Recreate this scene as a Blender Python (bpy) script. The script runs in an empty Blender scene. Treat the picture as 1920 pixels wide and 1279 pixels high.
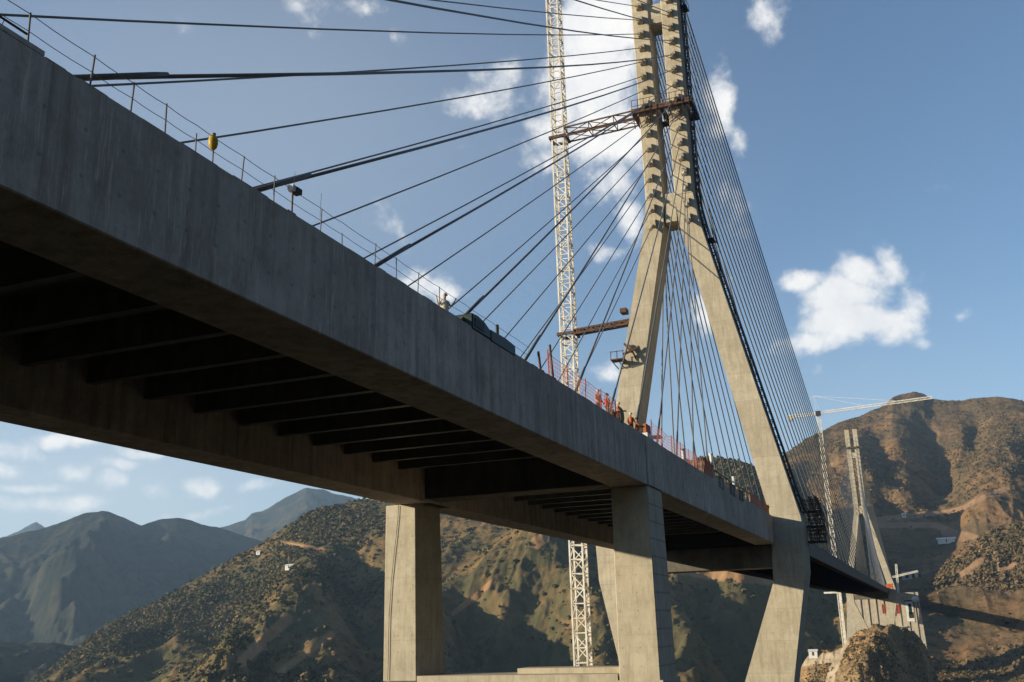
import bpy, math, random
import numpy as np
from mathutils import Vector, Matrix

random.seed(7); rng = np.random.default_rng(11)
sc = bpy.context.scene
col = sc.collection
ORG = {}

# ------------------------------------------------------------------ camera model
FPX, YAW, PIT, ROL = 1857.09, math.radians(-21.712), math.radians(16.133), math.radians(-1.626)
CAM = np.array([27.42, 0.0, -13.08])
def cam_axes():
    f = np.array([math.sin(YAW)*math.cos(PIT), math.cos(YAW)*math.cos(PIT), math.sin(PIT)])
    r = np.array([math.cos(YAW), -math.sin(YAW), 0.0]); u = np.cross(r, f)
    c, s = math.cos(ROL), math.sin(ROL)
    return np.array([c*r+s*u, -s*r+c*u, f])
AX = cam_axes()
def sight(px, py):                                  # direction of a point of the photograph (1920 x 1279)
    return np.array([(px-960)/FPX, -(py-639.5)/FPX, 1.0]) @ AX
def at_dist(px, py, d):                             # the point seen there at horizontal distance d
    v = sight(px, py); return CAM + v*d/math.hypot(v[0], v[1])
def at_y(px, py, y):
    v = sight(px, py); return CAM + v*(y-CAM[1])/v[1]

# ------------------------------------------------------------------ object helpers
def tag(o, label=None, cat=None, group=None, kind=None):
    if label: o['label'] = label
    if cat: o['category'] = cat
    if group: o['group'] = group
    if kind: o['kind'] = kind
    return o
def thing(name, loc, label, cat, group=None):
    o = bpy.data.objects.new(name, None); col.objects.link(o)
    o.location = loc; o.empty_display_size = .3
    ORG[o.name] = Vector(loc); return tag(o, label, cat, group)

class MB:
    def __init__(s): s.v = []; s.f = []
    def add(s, vs, fs):
        b = len(s.v); s.v += [tuple(map(float, p)) for p in vs]; s.f += [tuple(i+b for i in f) for f in fs]; return s
    def box(s, x0, x1, y0, y1, z0, z1):
        return s.hexa([(x0,y0,z0),(x1,y0,z0),(x1,y1,z0),(x0,y1,z0),(x0,y0,z1),(x1,y0,z1),(x1,y1,z1),(x0,y1,z1)])
    def hexa(s, p):
        return s.add(p, [(0,3,2,1),(4,5,6,7),(0,1,5,4),(1,2,6,5),(2,3,7,6),(3,0,4,7)])
    def prism_xz(s, poly, y0, y1):                  # outline in x,z swept along y (outline counter-clockwise seen from -y)
        n = len(poly)
        vs = [(x,y0,z) for x,z in poly]+[(x,y1,z) for x,z in poly]
        fs = [tuple(range(n)), tuple(range(2*n-1, n-1, -1))]
        for i in range(n):
            j = (i+1) % n; fs.append((i, i+n, j+n, j))
        return s.add(vs, fs)
    def bar(s, a, b, w, h=None):                    # square bar between two points
        a, b = Vector(a), Vector(b); h = h or w
        d = (b-a)
        if d.length < 1e-6: return s
        d.normalize()
        up = Vector((0,0,1)) if abs(d.z) < .95 else Vector((0,1,0))
        r = d.cross(up).normalized(); u = r.cross(d)
        p = []
        for q in (a, b):
            for sx, sy in ((-1,-1),(1,-1),(1,1),(-1,1)):
                p.append(q + r*(sx*w/2) + u*(sy*h/2))
        return s.add(p, [(3,2,1,0),(4,5,6,7),(0,1,5,4),(1,2,6,5),(2,3,7,6),(3,0,4,7)])
    def tube(s, pts, r, n=8, caps=True):
        pts = [Vector(p) for p in pts]; rs = r if isinstance(r, (list, tuple)) else [r]*len(pts)
        vs = []; fs = []
        for i, p in enumerate(pts):
            d = (pts[min(i+1, len(pts)-1)]-pts[max(i-1, 0)]).normalized()
            up = Vector((0,0,1)) if abs(d.z) < .95 else Vector((0,1,0))
            a = d.cross(up).normalized(); b = a.cross(d)
            for k in range(n):
                t = 2*math.pi*k/n; vs.append(p+(a*math.cos(t)+b*math.sin(t))*rs[i])
        for i in range(len(pts)-1):
            for k in range(n):
                k2 = (k+1) % n; fs.append((i*n+k, i*n+k2, (i+1)*n+k2, (i+1)*n+k))
        if caps:
            fs.append(tuple(range(n-1, -1, -1))); m = (len(pts)-1)*n; fs.append(tuple(range(m, m+n)))
        return s.add(vs, fs)
    def ball(s, c, rx, ry, rz, n=10, m=7):
        vs = [(c[0],c[1],c[2]-rz)]; fs = []
        for i in range(1, m):
            t = math.pi*i/m
            for k in range(n):
                a = 2*math.pi*k/n
                vs.append((c[0]+rx*math.sin(t)*math.cos(a), c[1]+ry*math.sin(t)*math.sin(a), c[2]-rz*math.cos(t)))
        vs.append((c[0],c[1],c[2]+rz)); L = len(vs)-1
        for k in range(n):
            k2 = (k+1) % n; fs.append((0, 1+k2, 1+k)); fs.append((L, L-n+k, L-n+k2))
            for i in range(m-2):
                fs.append((1+i*n+k, 1+i*n+k2, 1+(i+1)*n+k2, 1+(i+1)*n+k))
        return s.add(vs, fs)
    def build(s, name, mat, parent=None, smooth=False, bevel=0):
        me = bpy.data.meshes.new(name)
        org = ORG.get(parent.name, Vector((0,0,0))) if parent else Vector((0,0,0))
        v = np.array(s.v, dtype=np.float64)
        loc = Vector((0,0,0))
        if parent is None:                          # origin at the middle of the foot
            loc = Vector((float(v[:,0].mean()), float(v[:,1].mean()), float(v[:,2].min()))); org = loc
        me.from_pydata([tuple(p) for p in (v-np.array(org))], [], s.f); me.update()
        o = bpy.data.objects.new(name, me); col.objects.link(o)
        me.materials.append(mat)
        if parent: o.parent = parent; ORG[o.name] = org
        else: o.location = loc; ORG[o.name] = loc
        if smooth: me.polygons.foreach_set('use_smooth', [True]*len(me.polygons))
        if bevel:
            b = o.modifiers.new('bevel', 'BEVEL'); b.width = bevel; b.segments = 1; b.limit_method = 'ANGLE'
        return o

def raw_mesh(name, V, F, mat, kind=None, smooth=False):
    me = bpy.data.meshes.new(name)
    me.vertices.add(len(V)); me.vertices.foreach_set('co', np.asarray(V, dtype=np.float32).ravel())
    F = np.asarray(F, dtype=np.int32); k = F.shape[1]
    me.loops.add(F.size); me.loops.foreach_set('vertex_index', F.ravel())
    me.polygons.add(len(F)); me.polygons.foreach_set('loop_start', np.arange(0, F.size, k, dtype=np.int32))
    me.polygons.foreach_set('loop_total', np.full(len(F), k, dtype=np.int32))
    me.update(calc_edges=True); me.validate()
    if smooth: me.polygons.foreach_set('use_smooth', np.ones(len(me.polygons), dtype=bool))
    me.materials.append(mat)
    o = bpy.data.objects.new(name, me); col.objects.link(o)
    if kind: o['kind'] = kind
    return o

# ------------------------------------------------------------------ materials
def new_mat(name):
    m = bpy.data.materials.new(name); m.use_nodes = True
    nt = m.node_tree; b = nt.nodes['Principled BSDF']; b.inputs['Specular IOR Level'].default_value = .25
    return m, nt, b
def N(nt, t, **kw):
    n = nt.nodes.new(t)
    for k, v in kw.items(): setattr(n, k, v)
    return n
def mix_rgb(nt, a, b, fac, mode='MIX'):
    n = N(nt, 'ShaderNodeMix', data_type='RGBA', blend_type=mode)
    for i, x in ((0, fac), (6, a), (7, b)):
        if hasattr(x, 'type') and hasattr(x, 'node'): nt.links.new(x, n.inputs[i])
        else: n.inputs[i].default_value = x
    return n.outputs[2]
def ramp(nt, src, p0, p1, c0=(0,0,0,1), c1=(1,1,1,1)):
    r = N(nt, 'ShaderNodeValToRGB'); e = r.color_ramp.elements
    e[0].position, e[1].position = p0, p1; e[0].color, e[1].color = c0, c1
    nt.links.new(src, r.inputs[0]); return r.outputs[0]
def noise(nt, vec, scale, detail=4, rough=.55, mp=None):
    if mp:
        m = N(nt, 'ShaderNodeMapping'); m.inputs['Scale'].default_value = mp; nt.links.new(vec, m.inputs[0]); vec = m.outputs[0]
    n = N(nt, 'ShaderNodeTexNoise'); n.inputs['Scale'].default_value = scale
    n.inputs['Detail'].default_value = detail; n.inputs['Roughness'].default_value = rough
    nt.links.new(vec, n.inputs['Vector']); return n.outputs['Fac']
def concrete(name, base, dark, streak=.5, lift=3.8, line=.35, grain=1.0, panel=None, pour=.3, holes=.5):
    """Cast concrete: pours of slightly different colour, board joints, tie holes, runs of dirty water and pale lime."""
    m, nt, b = new_mat(name)
    pos = N(nt, 'ShaderNodeNewGeometry').outputs['Position']
    sx = N(nt, 'ShaderNodeSeparateXYZ'); nt.links.new(pos, sx.inputs[0])
    def step(axis, size, off=0.0):
        dv = N(nt, 'ShaderNodeMath', operation='MULTIPLY_ADD'); nt.links.new(sx.outputs[axis], dv.inputs[0]); dv.inputs[1].default_value = 1/size; dv.inputs[2].default_value = off
        fl = N(nt, 'ShaderNodeMath', operation='FLOOR'); nt.links.new(dv.outputs[0], fl.inputs[0])
        fr = N(nt, 'ShaderNodeMath', operation='FRACT'); nt.links.new(dv.outputs[0], fr.inputs[0])
        return fl.outputs[0], fr.outputs[0]
    big = noise(nt, pos, .55*grain, 6, .68)
    med = noise(nt, pos, 1.7*grain, 6, .7)
    st = noise(nt, pos, 1.0, 6, .72, (2.2*grain, 2.2*grain, .14*grain))
    st2 = noise(nt, pos, 1.0, 6, .74, (4.4*grain, 4.4*grain, .30*grain))
    fine = noise(nt, pos, 7*grain, 5, .75)
    c = mix_rgb(nt, (*dark, 1), (*base, 1), ramp(nt, big, .34, .64))
    ax, size = panel or (2, lift)
    cell, fr = step(ax, size)
    wnz = N(nt, 'ShaderNodeTexWhiteNoise', noise_dimensions='1D'); nt.links.new(cell, wnz.inputs['W'])
    c = mix_rgb(nt, c, (dark[0]*.82, dark[1]*.80, dark[2]*.76, 1), ramp(nt, wnz.outputs[0], .2, 1.0, (0,0,0,1), (pour,)*3+(1,)))
    c = mix_rgb(nt, c, (dark[0]*.60, dark[1]*.57, dark[2]*.52, 1), ramp(nt, st, .47, .66, (0,0,0,1), (streak,)*3+(1,)))
    c = mix_rgb(nt, c, (min(1,base[0]*1.3), min(1,base[1]*1.3), min(1,base[2]*1.3), 1), ramp(nt, st2, .52, .68, (0,0,0,1), (streak*.7,)*3+(1,)))
    c = mix_rgb(nt, c, (dark[0]*.66, dark[1]*.63, dark[2]*.58, 1), ramp(nt, med, .55, .72, (0,0,0,1), (.45,)*3+(1,)))
    c = mix_rgb(nt, c, (dark[0]*.7, dark[1]*.68, dark[2]*.64, 1), ramp(nt, fine, .58, .78, (0,0,0,1), (.4,)*3+(1,)))
    if line:
        for axis, sz, amt, wd in ((ax, size, line, .022), (2, 1.22, line*.28, .02)):
            _, f2 = step(axis, sz)
            c = mix_rgb(nt, c, (dark[0]*.5, dark[1]*.47, dark[2]*.43, 1), ramp(nt, f2, .0, wd, (amt,)*3+(1,), (0,0,0,1)))
    if holes:
        u = sx.outputs[1] if panel and panel[0] == 1 else sx.outputs[0]
        tot = None
        for src, sz in ((u, 1.25), (sx.outputs[2], 1.22)):
            dv = N(nt, 'ShaderNodeMath', operation='MULTIPLY_ADD'); nt.links.new(src, dv.inputs[0]); dv.inputs[1].default_value = 1/sz; dv.inputs[2].default_value = .5
            fr2 = N(nt, 'ShaderNodeMath', operation='FRACT'); nt.links.new(dv.outputs[0], fr2.inputs[0])
            sb = N(nt, 'ShaderNodeMath', operation='SUBTRACT'); nt.links.new(fr2.outputs[0], sb.inputs[0]); sb.inputs[1].default_value = .5
            sq = N(nt, 'ShaderNodeMath', operation='MULTIPLY_ADD'); nt.links.new(sb.outputs[0], sq.inputs[0]); nt.links.new(sb.outputs[0], sq.inputs[1]); sq.inputs[2].default_value = 0
            if tot is not None: nt.links.new(tot, sq.inputs[2])
            tot = sq.outputs[0]
        c = mix_rgb(nt, c, (dark[0]*.35, dark[1]*.33, dark[2]*.3, 1), ramp(nt, tot, .0011, .0028, (holes,)*3+(1,), (0,0,0,1)))
    nt.links.new(c, b.inputs['Base Color']); b.inputs['Roughness'].default_value = .92
    bp = N(nt, 'ShaderNodeBump'); bp.inputs['Strength'].default_value = .5; bp.inputs['Distance'].default_value = .05
    nt.links.new(med, bp.inputs['Height']); nt.links.new(bp.outputs[0], b.inputs['Normal'])
    return m
def paint(name, rgb, rough=.55, vary=.35, scale=1.2, metal=0, dirt=None):
    m, nt, b = new_mat(name)
    pos = N(nt, 'ShaderNodeNewGeometry').outputs['Position']
    n = noise(nt, pos, scale, 5, .65)
    d = dirt or tuple(x*(1-vary) for x in rgb)
    c = mix_rgb(nt, (*d, 1), (*rgb, 1), ramp(nt, n, .35, .6))
    nt.links.new(c, b.inputs['Base Color']); b.inputs['Roughness'].default_value = rough; b.inputs['Metallic'].default_value = metal
    return m

M = {}
M['pylon'] = concrete('pylon_concrete', (.50,.445,.345), (.38,.33,.25), .5, 3.9, .45, 1, None, .45, .5)
M['pier'] = concrete('pier_concrete', (.50,.445,.345), (.38,.33,.25), .5, 4.6, .22, 1, None, .4, .5)
M['girder'] = concrete('girder_concrete', (.62,.535,.455), (.37,.315,.268), .95, 3.0, .3, 1, (1, 7.54), .45, .5)
M['shaded_soffit'] = concrete('shaded_soffit_concrete', (.19,.175,.15), (.11,.10,.085), .5, 3.0, .3, 1, (1, 3.77), .3, 0)  # concrete darkened so the shade under the deck sits in its colour
M['wall'] = concrete('wall_concrete', (.46,.42,.35), (.36,.31,.24), .5, 5.0, .3)
M['steel'] = paint('dark_steel', (.030,.028,.026), .6, .4, .4)
M['cable'] = paint('cable_sheath', (.150,.152,.155), .5, .25, .3)
M['stay'] = paint('sunlit_stay_sheath', (.23,.235,.24), .5, .2, .3)  # main-span stays: sheath lightened, sunlight put into its colour
M['pipe'] = paint('guide_pipe_steel', (.12,.12,.12), .5, .3, .8)
M['galv'] = paint('galvanised_post', (.16,.155,.15), .5, .4, 3)
M['crane'] = paint('crane_white', (.74,.71,.64), .5, .25, .5, dirt=(.50,.44,.36))
M['rust'] = paint('rusty_steel', (.13,.075,.05), .8, .5, 1.1)
M['black'] = paint('black_steel', (.030,.028,.027), .6, .3, 1.5)
M['net'] = paint('orange_netting', (.58,.23,.18), .7, .25, 1.0)
M['tarp'] = paint('orange_tarpaulin', (.50,.12,.035), .65, .35, .9)
M['green'] = paint('green_machine', (.016,.036,.032), .5, .35, 1.0)
M['yellow'] = paint('yellow_plastic', (.48,.31,.02), .45, .3, 6)
M['white'] = paint('white_sheet', (.70,.68,.64), .6, .2, 1.0)
M['red'] = paint('red_steel', (.42,.045,.025), .55, .35, 1.0)
M['wood'] = paint('timber_planks', (.26,.19,.11), .8, .4, 2.0)
M['orange'] = paint('orange_vest', (.52,.13,.04), .7, .2, 8)
M['blue'] = paint('blue_cloth', (.035,.06,.13), .8, .3, 8)
M['cream'] = paint('cream_cloth', (.60,.53,.42), .8, .25, 8)
M['hat'] = paint('hard_hat', (.60,.57,.50), .35, .1, 8)
M['darkhat'] = paint('dark_cap', (.05,.035,.03), .6, .1, 8)
M['skin'] = paint('skin', (.30,.17,.11), .6, .1, 9)

def terrain_mat(name, grass, scrub, soil, sc1=.03, rock=None):
    m, nt, b = new_mat(name)
    geo = N(nt, 'ShaderNodeNewGeometry'); pos = geo.outputs['Position']
    at = N(nt, 'ShaderNodeAttribute'); at.attribute_name = 'cover'
    sx = N(nt, 'ShaderNodeSeparateColor'); nt.links.new(at.outputs['Color'], sx.inputs[0])
    n1 = noise(nt, pos, sc1, 7, .68); n2 = noise(nt, pos, sc1*5, 6, .7); n3 = noise(nt, pos, sc1*.3, 4, .6)
    c = mix_rgb(nt, (*grass, 1), (grass[0]*1.35, grass[1]*1.12, grass[2]*.9, 1), ramp(nt, n3, .4, .62))
    c = mix_rgb(nt, c, (*scrub, 1), ramp(nt, n1, .42, .56))
    c = mix_rgb(nt, c, (scrub[0]*.6, scrub[1]*.65, scrub[2]*.6, 1), ramp(nt, n2, .5, .66))
    # bare earth where the 'cover' attribute says so, broken up by noise
    ad = N(nt, 'ShaderNodeMath', operation='MULTIPLY_ADD'); nt.links.new(n2, ad.inputs[0]); ad.inputs[1].default_value = .5
    nt.links.new(sx.outputs[0], ad.inputs[2])
    so = mix_rgb(nt, (*soil, 1), (soil[0]*.6, soil[1]*.55, soil[2]*.5, 1), ramp(nt, n1, .4, .65))
    c = mix_rgb(nt, c, so, ramp(nt, ad.outputs[0], .55, .8))
    nt.links.new(c, b.inputs['Base Color']); b.inputs['Roughness'].default_value = 1; b.inputs['Specular IOR Level'].default_value = 0
    bp = N(nt, 'ShaderNodeBump'); bp.inputs['Strength'].default_value = .5; bp.inputs['Distance'].default_value = .045/sc1
    nt.links.new(n2, bp.inputs['Height']); nt.links.new(bp.outputs[0], b.inputs['Normal'])
    return m
M['hill_r'] = terrain_mat('dry_hillside', (.182,.122,.070), (.122,.088,.050), (.32,.205,.125), .016)
M['hill_m'] = terrain_mat('wooded_hillside', (.165,.118,.062), (.088,.078,.040), (.37,.225,.12), .016)
M['mount'] = terrain_mat('mountain_scrub', (.050,.050,.040), (.024,.029,.025), (.16,.13,.08), .006)
M['mound'] = terrain_mat('rocky_mound', (.27,.19,.105), (.18,.125,.07), (.44,.36,.26), .09)
M['ground'] = terrain_mat('valley_ground', (.050,.042,.028), (.028,.028,.018), (.2,.15,.09), .02)

# ------------------------------------------------------------------ numpy noise for the relief
_T = rng.random((256, 256)).astype(np.float64)
def vnoise(x, y):
    xi = np.floor(x).astype(int); yi = np.floor(y).astype(int); fx = x-xi; fy = y-yi
    fx = fx*fx*fx*(fx*(fx*6-15)+10); fy = fy*fy*fy*(fy*(fy*6-15)+10)
    a = _T[xi & 255, yi & 255]; b = _T[(xi+1) & 255, yi & 255]; c = _T[xi & 255, (yi+1) & 255]; d = _T[(xi+1) & 255, (yi+1) & 255]
    return (a*(1-fx)+b*fx)*(1-fy)+(c*(1-fx)+d*fx)*fy
def fbm(x, y, o=5, g=.5):
    s = 0; a = 1; t = 0
    for i in range(o): s = s+a*(vnoise(x+17.3*i, y+9.1*i)-.5); t += a; a *= g; x = x*2.03; y = y*2.03
    return s/t*2
def ridged(x, y, o=4, g=.5):
    s = 0; a = 1; t = 0
    for i in range(o): s = s+a*(1-np.abs(2*vnoise(x+31.7*i, y+5.3*i)-1)); t += a; a *= g; x = x*2.1; y = y*2.1
    return s/t
def seg_dist(P, poly):
    best = None
    for (ax, ay), (bx, by) in zip(poly[:-1], poly[1:]):
        dx, dy = bx-ax, by-ay; t = np.clip(((P[...,0]-ax)*dx+(P[...,1]-ay)*dy)/(dx*dx+dy*dy), 0, 1)
        d = np.hypot(P[...,0]-ax-t*dx, P[...,1]-ay-t*dy); best = d if best is None else np.minimum(best, d)
    return best
def project(P):
    q = (P-CAM) @ AX.T
    return np.stack([960+FPX*q[...,0]/q[...,2], 639.5-FPX*q[...,1]/q[...,2]], -1)

def hill(name, mat, cols, nu, nv, back, amp, fu, fv, shear=.5, crest_amp=.25, spurs=(), soil=(), rough=3.0, sharp=1.0, rf=.02, fine=.30, gully=85.0, calm=0.0):
    """A slope surveyed in columns: each column lists (image height, distance) from the foot to the crest."""
    xs = np.array([c[0] for c in cols], float); nl = len(cols[0][1])
    U = np.linspace(xs[0], xs[-1], nu); V = np.linspace(0, 1, nv)
    pts = np.array([[at_dist(c[0], py, d) for py, d in c[1]] for c in cols])            # columns x levels x 3
    lev = np.linspace(0, 1, nl)
    A = np.empty((nu, nl, 3))
    for l in range(nl):
        for k in range(3):
            A[:, l, k] = np.interp(U, xs, pts[:, l, k])
    G = np.empty((nu, nv, 3))
    for k in range(3):
        for i in range(nu): G[i, :, k] = np.interp(V, lev, A[i, :, k])
    # soften the kinks between survey levels (not at the crest)
    for _ in range(int(nv/nl/2)):
        G[:, 1:-1] = .25*G[:, :-2]+.5*G[:, 1:-1]+.25*G[:, 2:]
    uu = (U[:, None]-xs[0])/(xs[-1]-xs[0])*np.ones((1, nv)); vv = V[None, :]*np.ones((nu, 1))
    wx = fbm(G[...,0]*.004, G[...,1]*.004, 3)
    r = .45*ridged(uu*fu+shear*vv+wx*.35, vv*fv+wx*.3, 3, .42)+.55*(.62+.55*fbm(uu*fu*1.3+shear*vv+5, vv*fv*1.6, 4, .45))
    w = crest_amp+(1-crest_amp)*np.clip((1-vv)*2.2, 0, 1)
    w = w*np.clip(vv*6+.3, 0, 1)
    if calm: w = w*np.clip(.22+(vv-calm)*3.5, .22, 1)
    gl = 1/gully; r2 = ridged(G[...,0]*gl+wx*.6, G[...,1]*gl*.6+wx*.5, 5, .5)
    dz = (r**sharp-.62)*amp*w+(r2-.6)*amp*fine*np.clip(w+.1, 0, 1)
    f = fbm(G[...,0]*rf, G[...,1]*rf, 6, .62)*rough
    G[..., 2] += dz+f*np.clip(w+.2, 0, 1)
    pp = project(G)
    for poly, h, wd in spurs:
        d = seg_dist(pp, poly); k = np.exp(-(d/wd)**2)*np.clip((1-vv)*3.2, 0, 1)**1.3
        G[..., 2] += h*k
    pp = project(G)
    cover = np.zeros((nu, nv))
    for poly, wd, s in soil:
        d = seg_dist(pp, poly); cover = np.maximum(cover, s*np.exp(-(d/wd)**2))
    # the far side of the crest
    nb = 14
    B = np.empty((nu, nb, 3)); out = (G[:, -1, :2]-CAM[:2]); out = out/np.linalg.norm(out, axis=1)[:, None]
    for j in range(nb):
        t = (j+1)/nb; B[:, j, :2] = G[:, -1, :2]+out*back*t
        B[:, j, 2] = G[:, -1, 2]-back*.55*t**1.25+fbm(B[:, j, 0]*.01, B[:, j, 1]*.01, 3)*rough*2*t
    ALL = np.concatenate([G, B], 1); n2 = nv+nb
    idx = np.arange(nu*n2).reshape(nu, n2)
    F = np.stack([idx[:-1,:-1], idx[1:,:-1], idx[1:,1:], idx[:-1,1:]], -1).reshape(-1, 4)
    o = raw_mesh(name, ALL.reshape(-1, 3), F, mat, 'structure', True)
    a = o.data.color_attributes.new('cover', 'FLOAT_COLOR', 'POINT')
    c4 = np.zeros((nu, n2, 4), np.float32); c4[:, :nv, 0] = cover; c4[..., 3] = 1
    a.data.foreach_set('color', c4.ravel())
    return o, G, cover

def lv(*a): return list(a)
# -------------------------------------------------- right hill beyond the far pylon
sky_r = [(1380,905),(1440,880),(1480,850),(1510,828),(1540,810),(1575,793),(1610,780),(1640,768),(1660,757),(1674,743),(1690,738),(1715,734),(1732,738),(1745,747),(1765,749),(1800,751),(1840,748),(1875,746),(1905,751),(1935,758),(2000,778),(2080,800),(2200,830),(2350,850)]
cr = []
for px, py in sky_r:
    k = min(1, max(0, (px-1440)/260))
    d = 1350+300*k
    rows = [(1345, 560+60*(1-k)), (1279, 690+90*(1-k)), (1200, 800+70*(1-k)), (1128, 890+50*(1-k)), (1060, 985+25*(1-k)), (985, 1085), (910, 1190+60*k)]
    rows = [(ry+max(0, (py-905)) , rd) for ry, rd in rows]
    top = rows[-1]
    for t in (.4, .75, 1):
        rows.append((top[0]+(py-top[0])*t, top[1]+(d-top[1])*t))
    cr.append((px, rows))
HR, GR, CR = hill('hillside', M['hill_r'], cr, 600, 380, 900, 74, 5.0, 1.1, -.7, .10,
    spurs=[([(1690,770),(1690,850),(1680,920)], 22, 42), ([(1905,800),(1885,890),(1860,960)], 24, 60), ([(1730,800),(1748,850),(1765,895)], -20, 30),
           ([(1590,820),(1625,900)], 18, 34), ([(1655,850),(1668,940)], -16, 26), ([(1900,1030),(1800,1075)], 8, 60), ([(1790,800),(1800,860)], 12, 34), ([(1830,790),(1825,840)], -16, 18)],
    soil=[([(1638,975),(1700,968),(1765,962),(1800,955),(1850,930),(1890,916)], 5, 1.0), ([(1640,985),(1700,985),(1755,985),(1790,998),(1830,1008)], 7, .8),
          ([(1500,900),(1560,870)], 6, .5), ([(1720,1078),(1740,1070)], 7, .5), ([(1770,1000),(1810,1012)], 8, .7),
          ([(1520,1115),(1560,1130),(1590,1150)], 12, .8)], rough=6, fine=.34, gully=70, calm=.42)

sky_k = [(1715,1135),(1738,1103),(1760,1078),(1790,1048),(1830,1014),(1870,992),(1920,976),(2000,962),(2100,965),(2220,990),(2320,1040)]
ck = []
for px, py in sky_k:
    n = 6; ck.append((px, [((max(1150, py+25)+(py-max(1150, py+25))*(i/(n-1))), 880+80*(i/(n-1))) for i in range(n)]))
HK, GK, CK = hill('hillside', M['hill_r'], ck, 260, 120, 120, 22, 5.0, 1.2, -.6, .3, (), [([(1800,1080),(1840,1050)], 9, .6), ([(1870,1070),(1900,1060)], 8, .55)], rough=4, fine=.4, gully=30)

# -------------------------------------------------- hill across the valley, behind the pier
sky_m = [(-260,1380),(-120,1330),(0,1305),(66,1276),(117,1240),(160,1205),(203,1170),(245,1150),(289,1131),(330,1105),(375,1081),(430,1052),(484,1022),(523,995),(566,967),(600,953),(640,944),(690,935),(760,925),(850,915),(1000,893),(1150,876),(1250,868),(1340,862),(1390,866),(1440,884),(1500,920),(1580,975),(1660,1040)]
cm = []
for px, py in sky_m:
    k = min(1, max(0, (px-60)/1300)); d = 1180-190*k
    foot = max(1350, py+140); n = 8; rows = []
    for i in range(n):
        t = i/(n-1); rows.append((foot+(py-foot)*t, (520+60*k)+(d-520-60*k)*t**.9))
    cm.append((px, rows))
HM, GM, CM = hill('hillside', M['hill_m'], cm, 660, 340, 700, 84, 6.0, 1.2, -.9, .08,
    spurs=[([(1030,1000),(960,1075),(890,1130),(830,1180),(760,1250)], 26, 48), ([(670,1050),(690,1130),(715,1240)], -26, 46), ([(900,1200),(1010,1260)], -42, 62),
           ([(575,1120),(500,1210),(430,1290)], 30, 50), ([(1060,1080),(1120,1190)], 18, 46), ([(480,1060),(400,1180)], -14, 40), ([(1330,1120),(1420,1230)], -34, 60), ([(1280,1180),(1320,1290)], 20, 44), ([(1450,1000),(1560,1130)], -30, 50)],
    soil=[([(525,1018),(560,1024),(605,1030)], 5, .75), ([(605,1030),(720,1027),(840,1020),(900,1012)], 4, .34), ([(1005,1018),(1020,1008)], 11, 1.2), ([(935,1080),(890,1120),(850,1150)], 6, .8),
          ([(540,1160),(500,1195),(455,1240)], 13, .85), ([(620,1190),(520,1265)], 14, .5), ([(1260,1062),(1330,1075),(1440,1085)], 14, .9), ([(1060,1170),(1020,1130)], 10, .4)], rough=8, fine=.30, gully=75)

# -------------------------------------------------- distant ridges on the left
def ridge(name, sky, d, drop, amp, fu, spurs=(), nu=420, nv=150, foot=.62):
    cs = []
    for px, py in sky:
        n = 6; cs.append((px, [((py+drop)+(-drop)*(i/(n-1)), d*(foot+(1-foot)*(i/(n-1)))) for i in range(n)]))
    return hill(name, M['mount'], cs, nu, nv, d*.4, amp, fu, 1.3, -.8, .10, spurs, (), rough=d*.008, rf=36/d, fine=.26, gully=d*.07)
ridge('mountain', [(-500,1060),(-300,1035),(-120,1030),(-60,1020),(0,1011),(40,1004),(86,991),(117,983),(148,971),(170,965),(191,961),(218,968),(234,973),(265,988),(281,983),(308,977),(332,974),(359,979),(386,986),(406,987),(425,991),(460,1004),(507,1016),(600,1040),(760,1080)], 3000, 330, 190, 8,
      [([(215,985),(180,1040),(120,1090),(85,1118)], 80, 26), ([(172,1092),(130,1140),(95,1170)], 60, 24), ([(150,1150),(110,1180)], 40, 20), ([(300,1000),(380,1080)], 40, 40)])
ridge('mountain', [(300,1030),(380,1000),(421,988),(460,975),(472,961),(492,956),(523,940),(554,924),(574,915),(605,921),(663,934),(760,950),(900,970)], 4600, 160, 160, 6, (), 260, 90)
ridge('mountain', [(-120,1040),(-60,1030),(0,1008),(23,999),(51,986),(68,978),(78,984),(90,991),(130,1004),(180,1015),(260,1030)], 6400, 90, 120, 5, (), 160, 60)
ridge('hillside', [(-400,1190),(-200,1195),(0,1205),(60,1207),(110,1210),(150,1214),(200,1222),(260,1238),(330,1262)], 1500, 140, 50, 6, (), 220, 80, .7)

# -------------------------------------------------- rocky mound in front of the far pylon
sky_g = [(1478,1330),(1496,1279),(1502,1248),(1513,1232),(1530,1226),(1548,1228),(1566,1222),(1590,1196),(1612,1184),(1640,1173),(1668,1169),(1694,1173),(1715,1186),(1735,1212),(1750,1246),(1760,1280),(1775,1340)]
cg = []
for px, py in sky_g:
    k = math.sin(math.pi*(px-1478)/(1775-1478)); n = 6
    cg.append((px, [((py+190)+(-190)*(i/(n-1)), 590-90*k*(1-i/(n-1))**1.0+(1-k)*12) for i in range(n)]))
HG, GG, CG = hill('rocky_mound', M['mound'], cg, 240, 170, 60, 14, 5.0, 1.6, -.6, .55,
    [([(1650,1190),(1640,1230),(1600,1290)], 6, 16), ([(1700,1200),(1705,1290)], -9, 22)], [([(1505,1240),(1570,1232)], 12, .8), ([(1585,1205),(1560,1260),(1550,1300)], 9, .8)], rough=5.5, rf=.09, fine=.5, gully=16)

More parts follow.
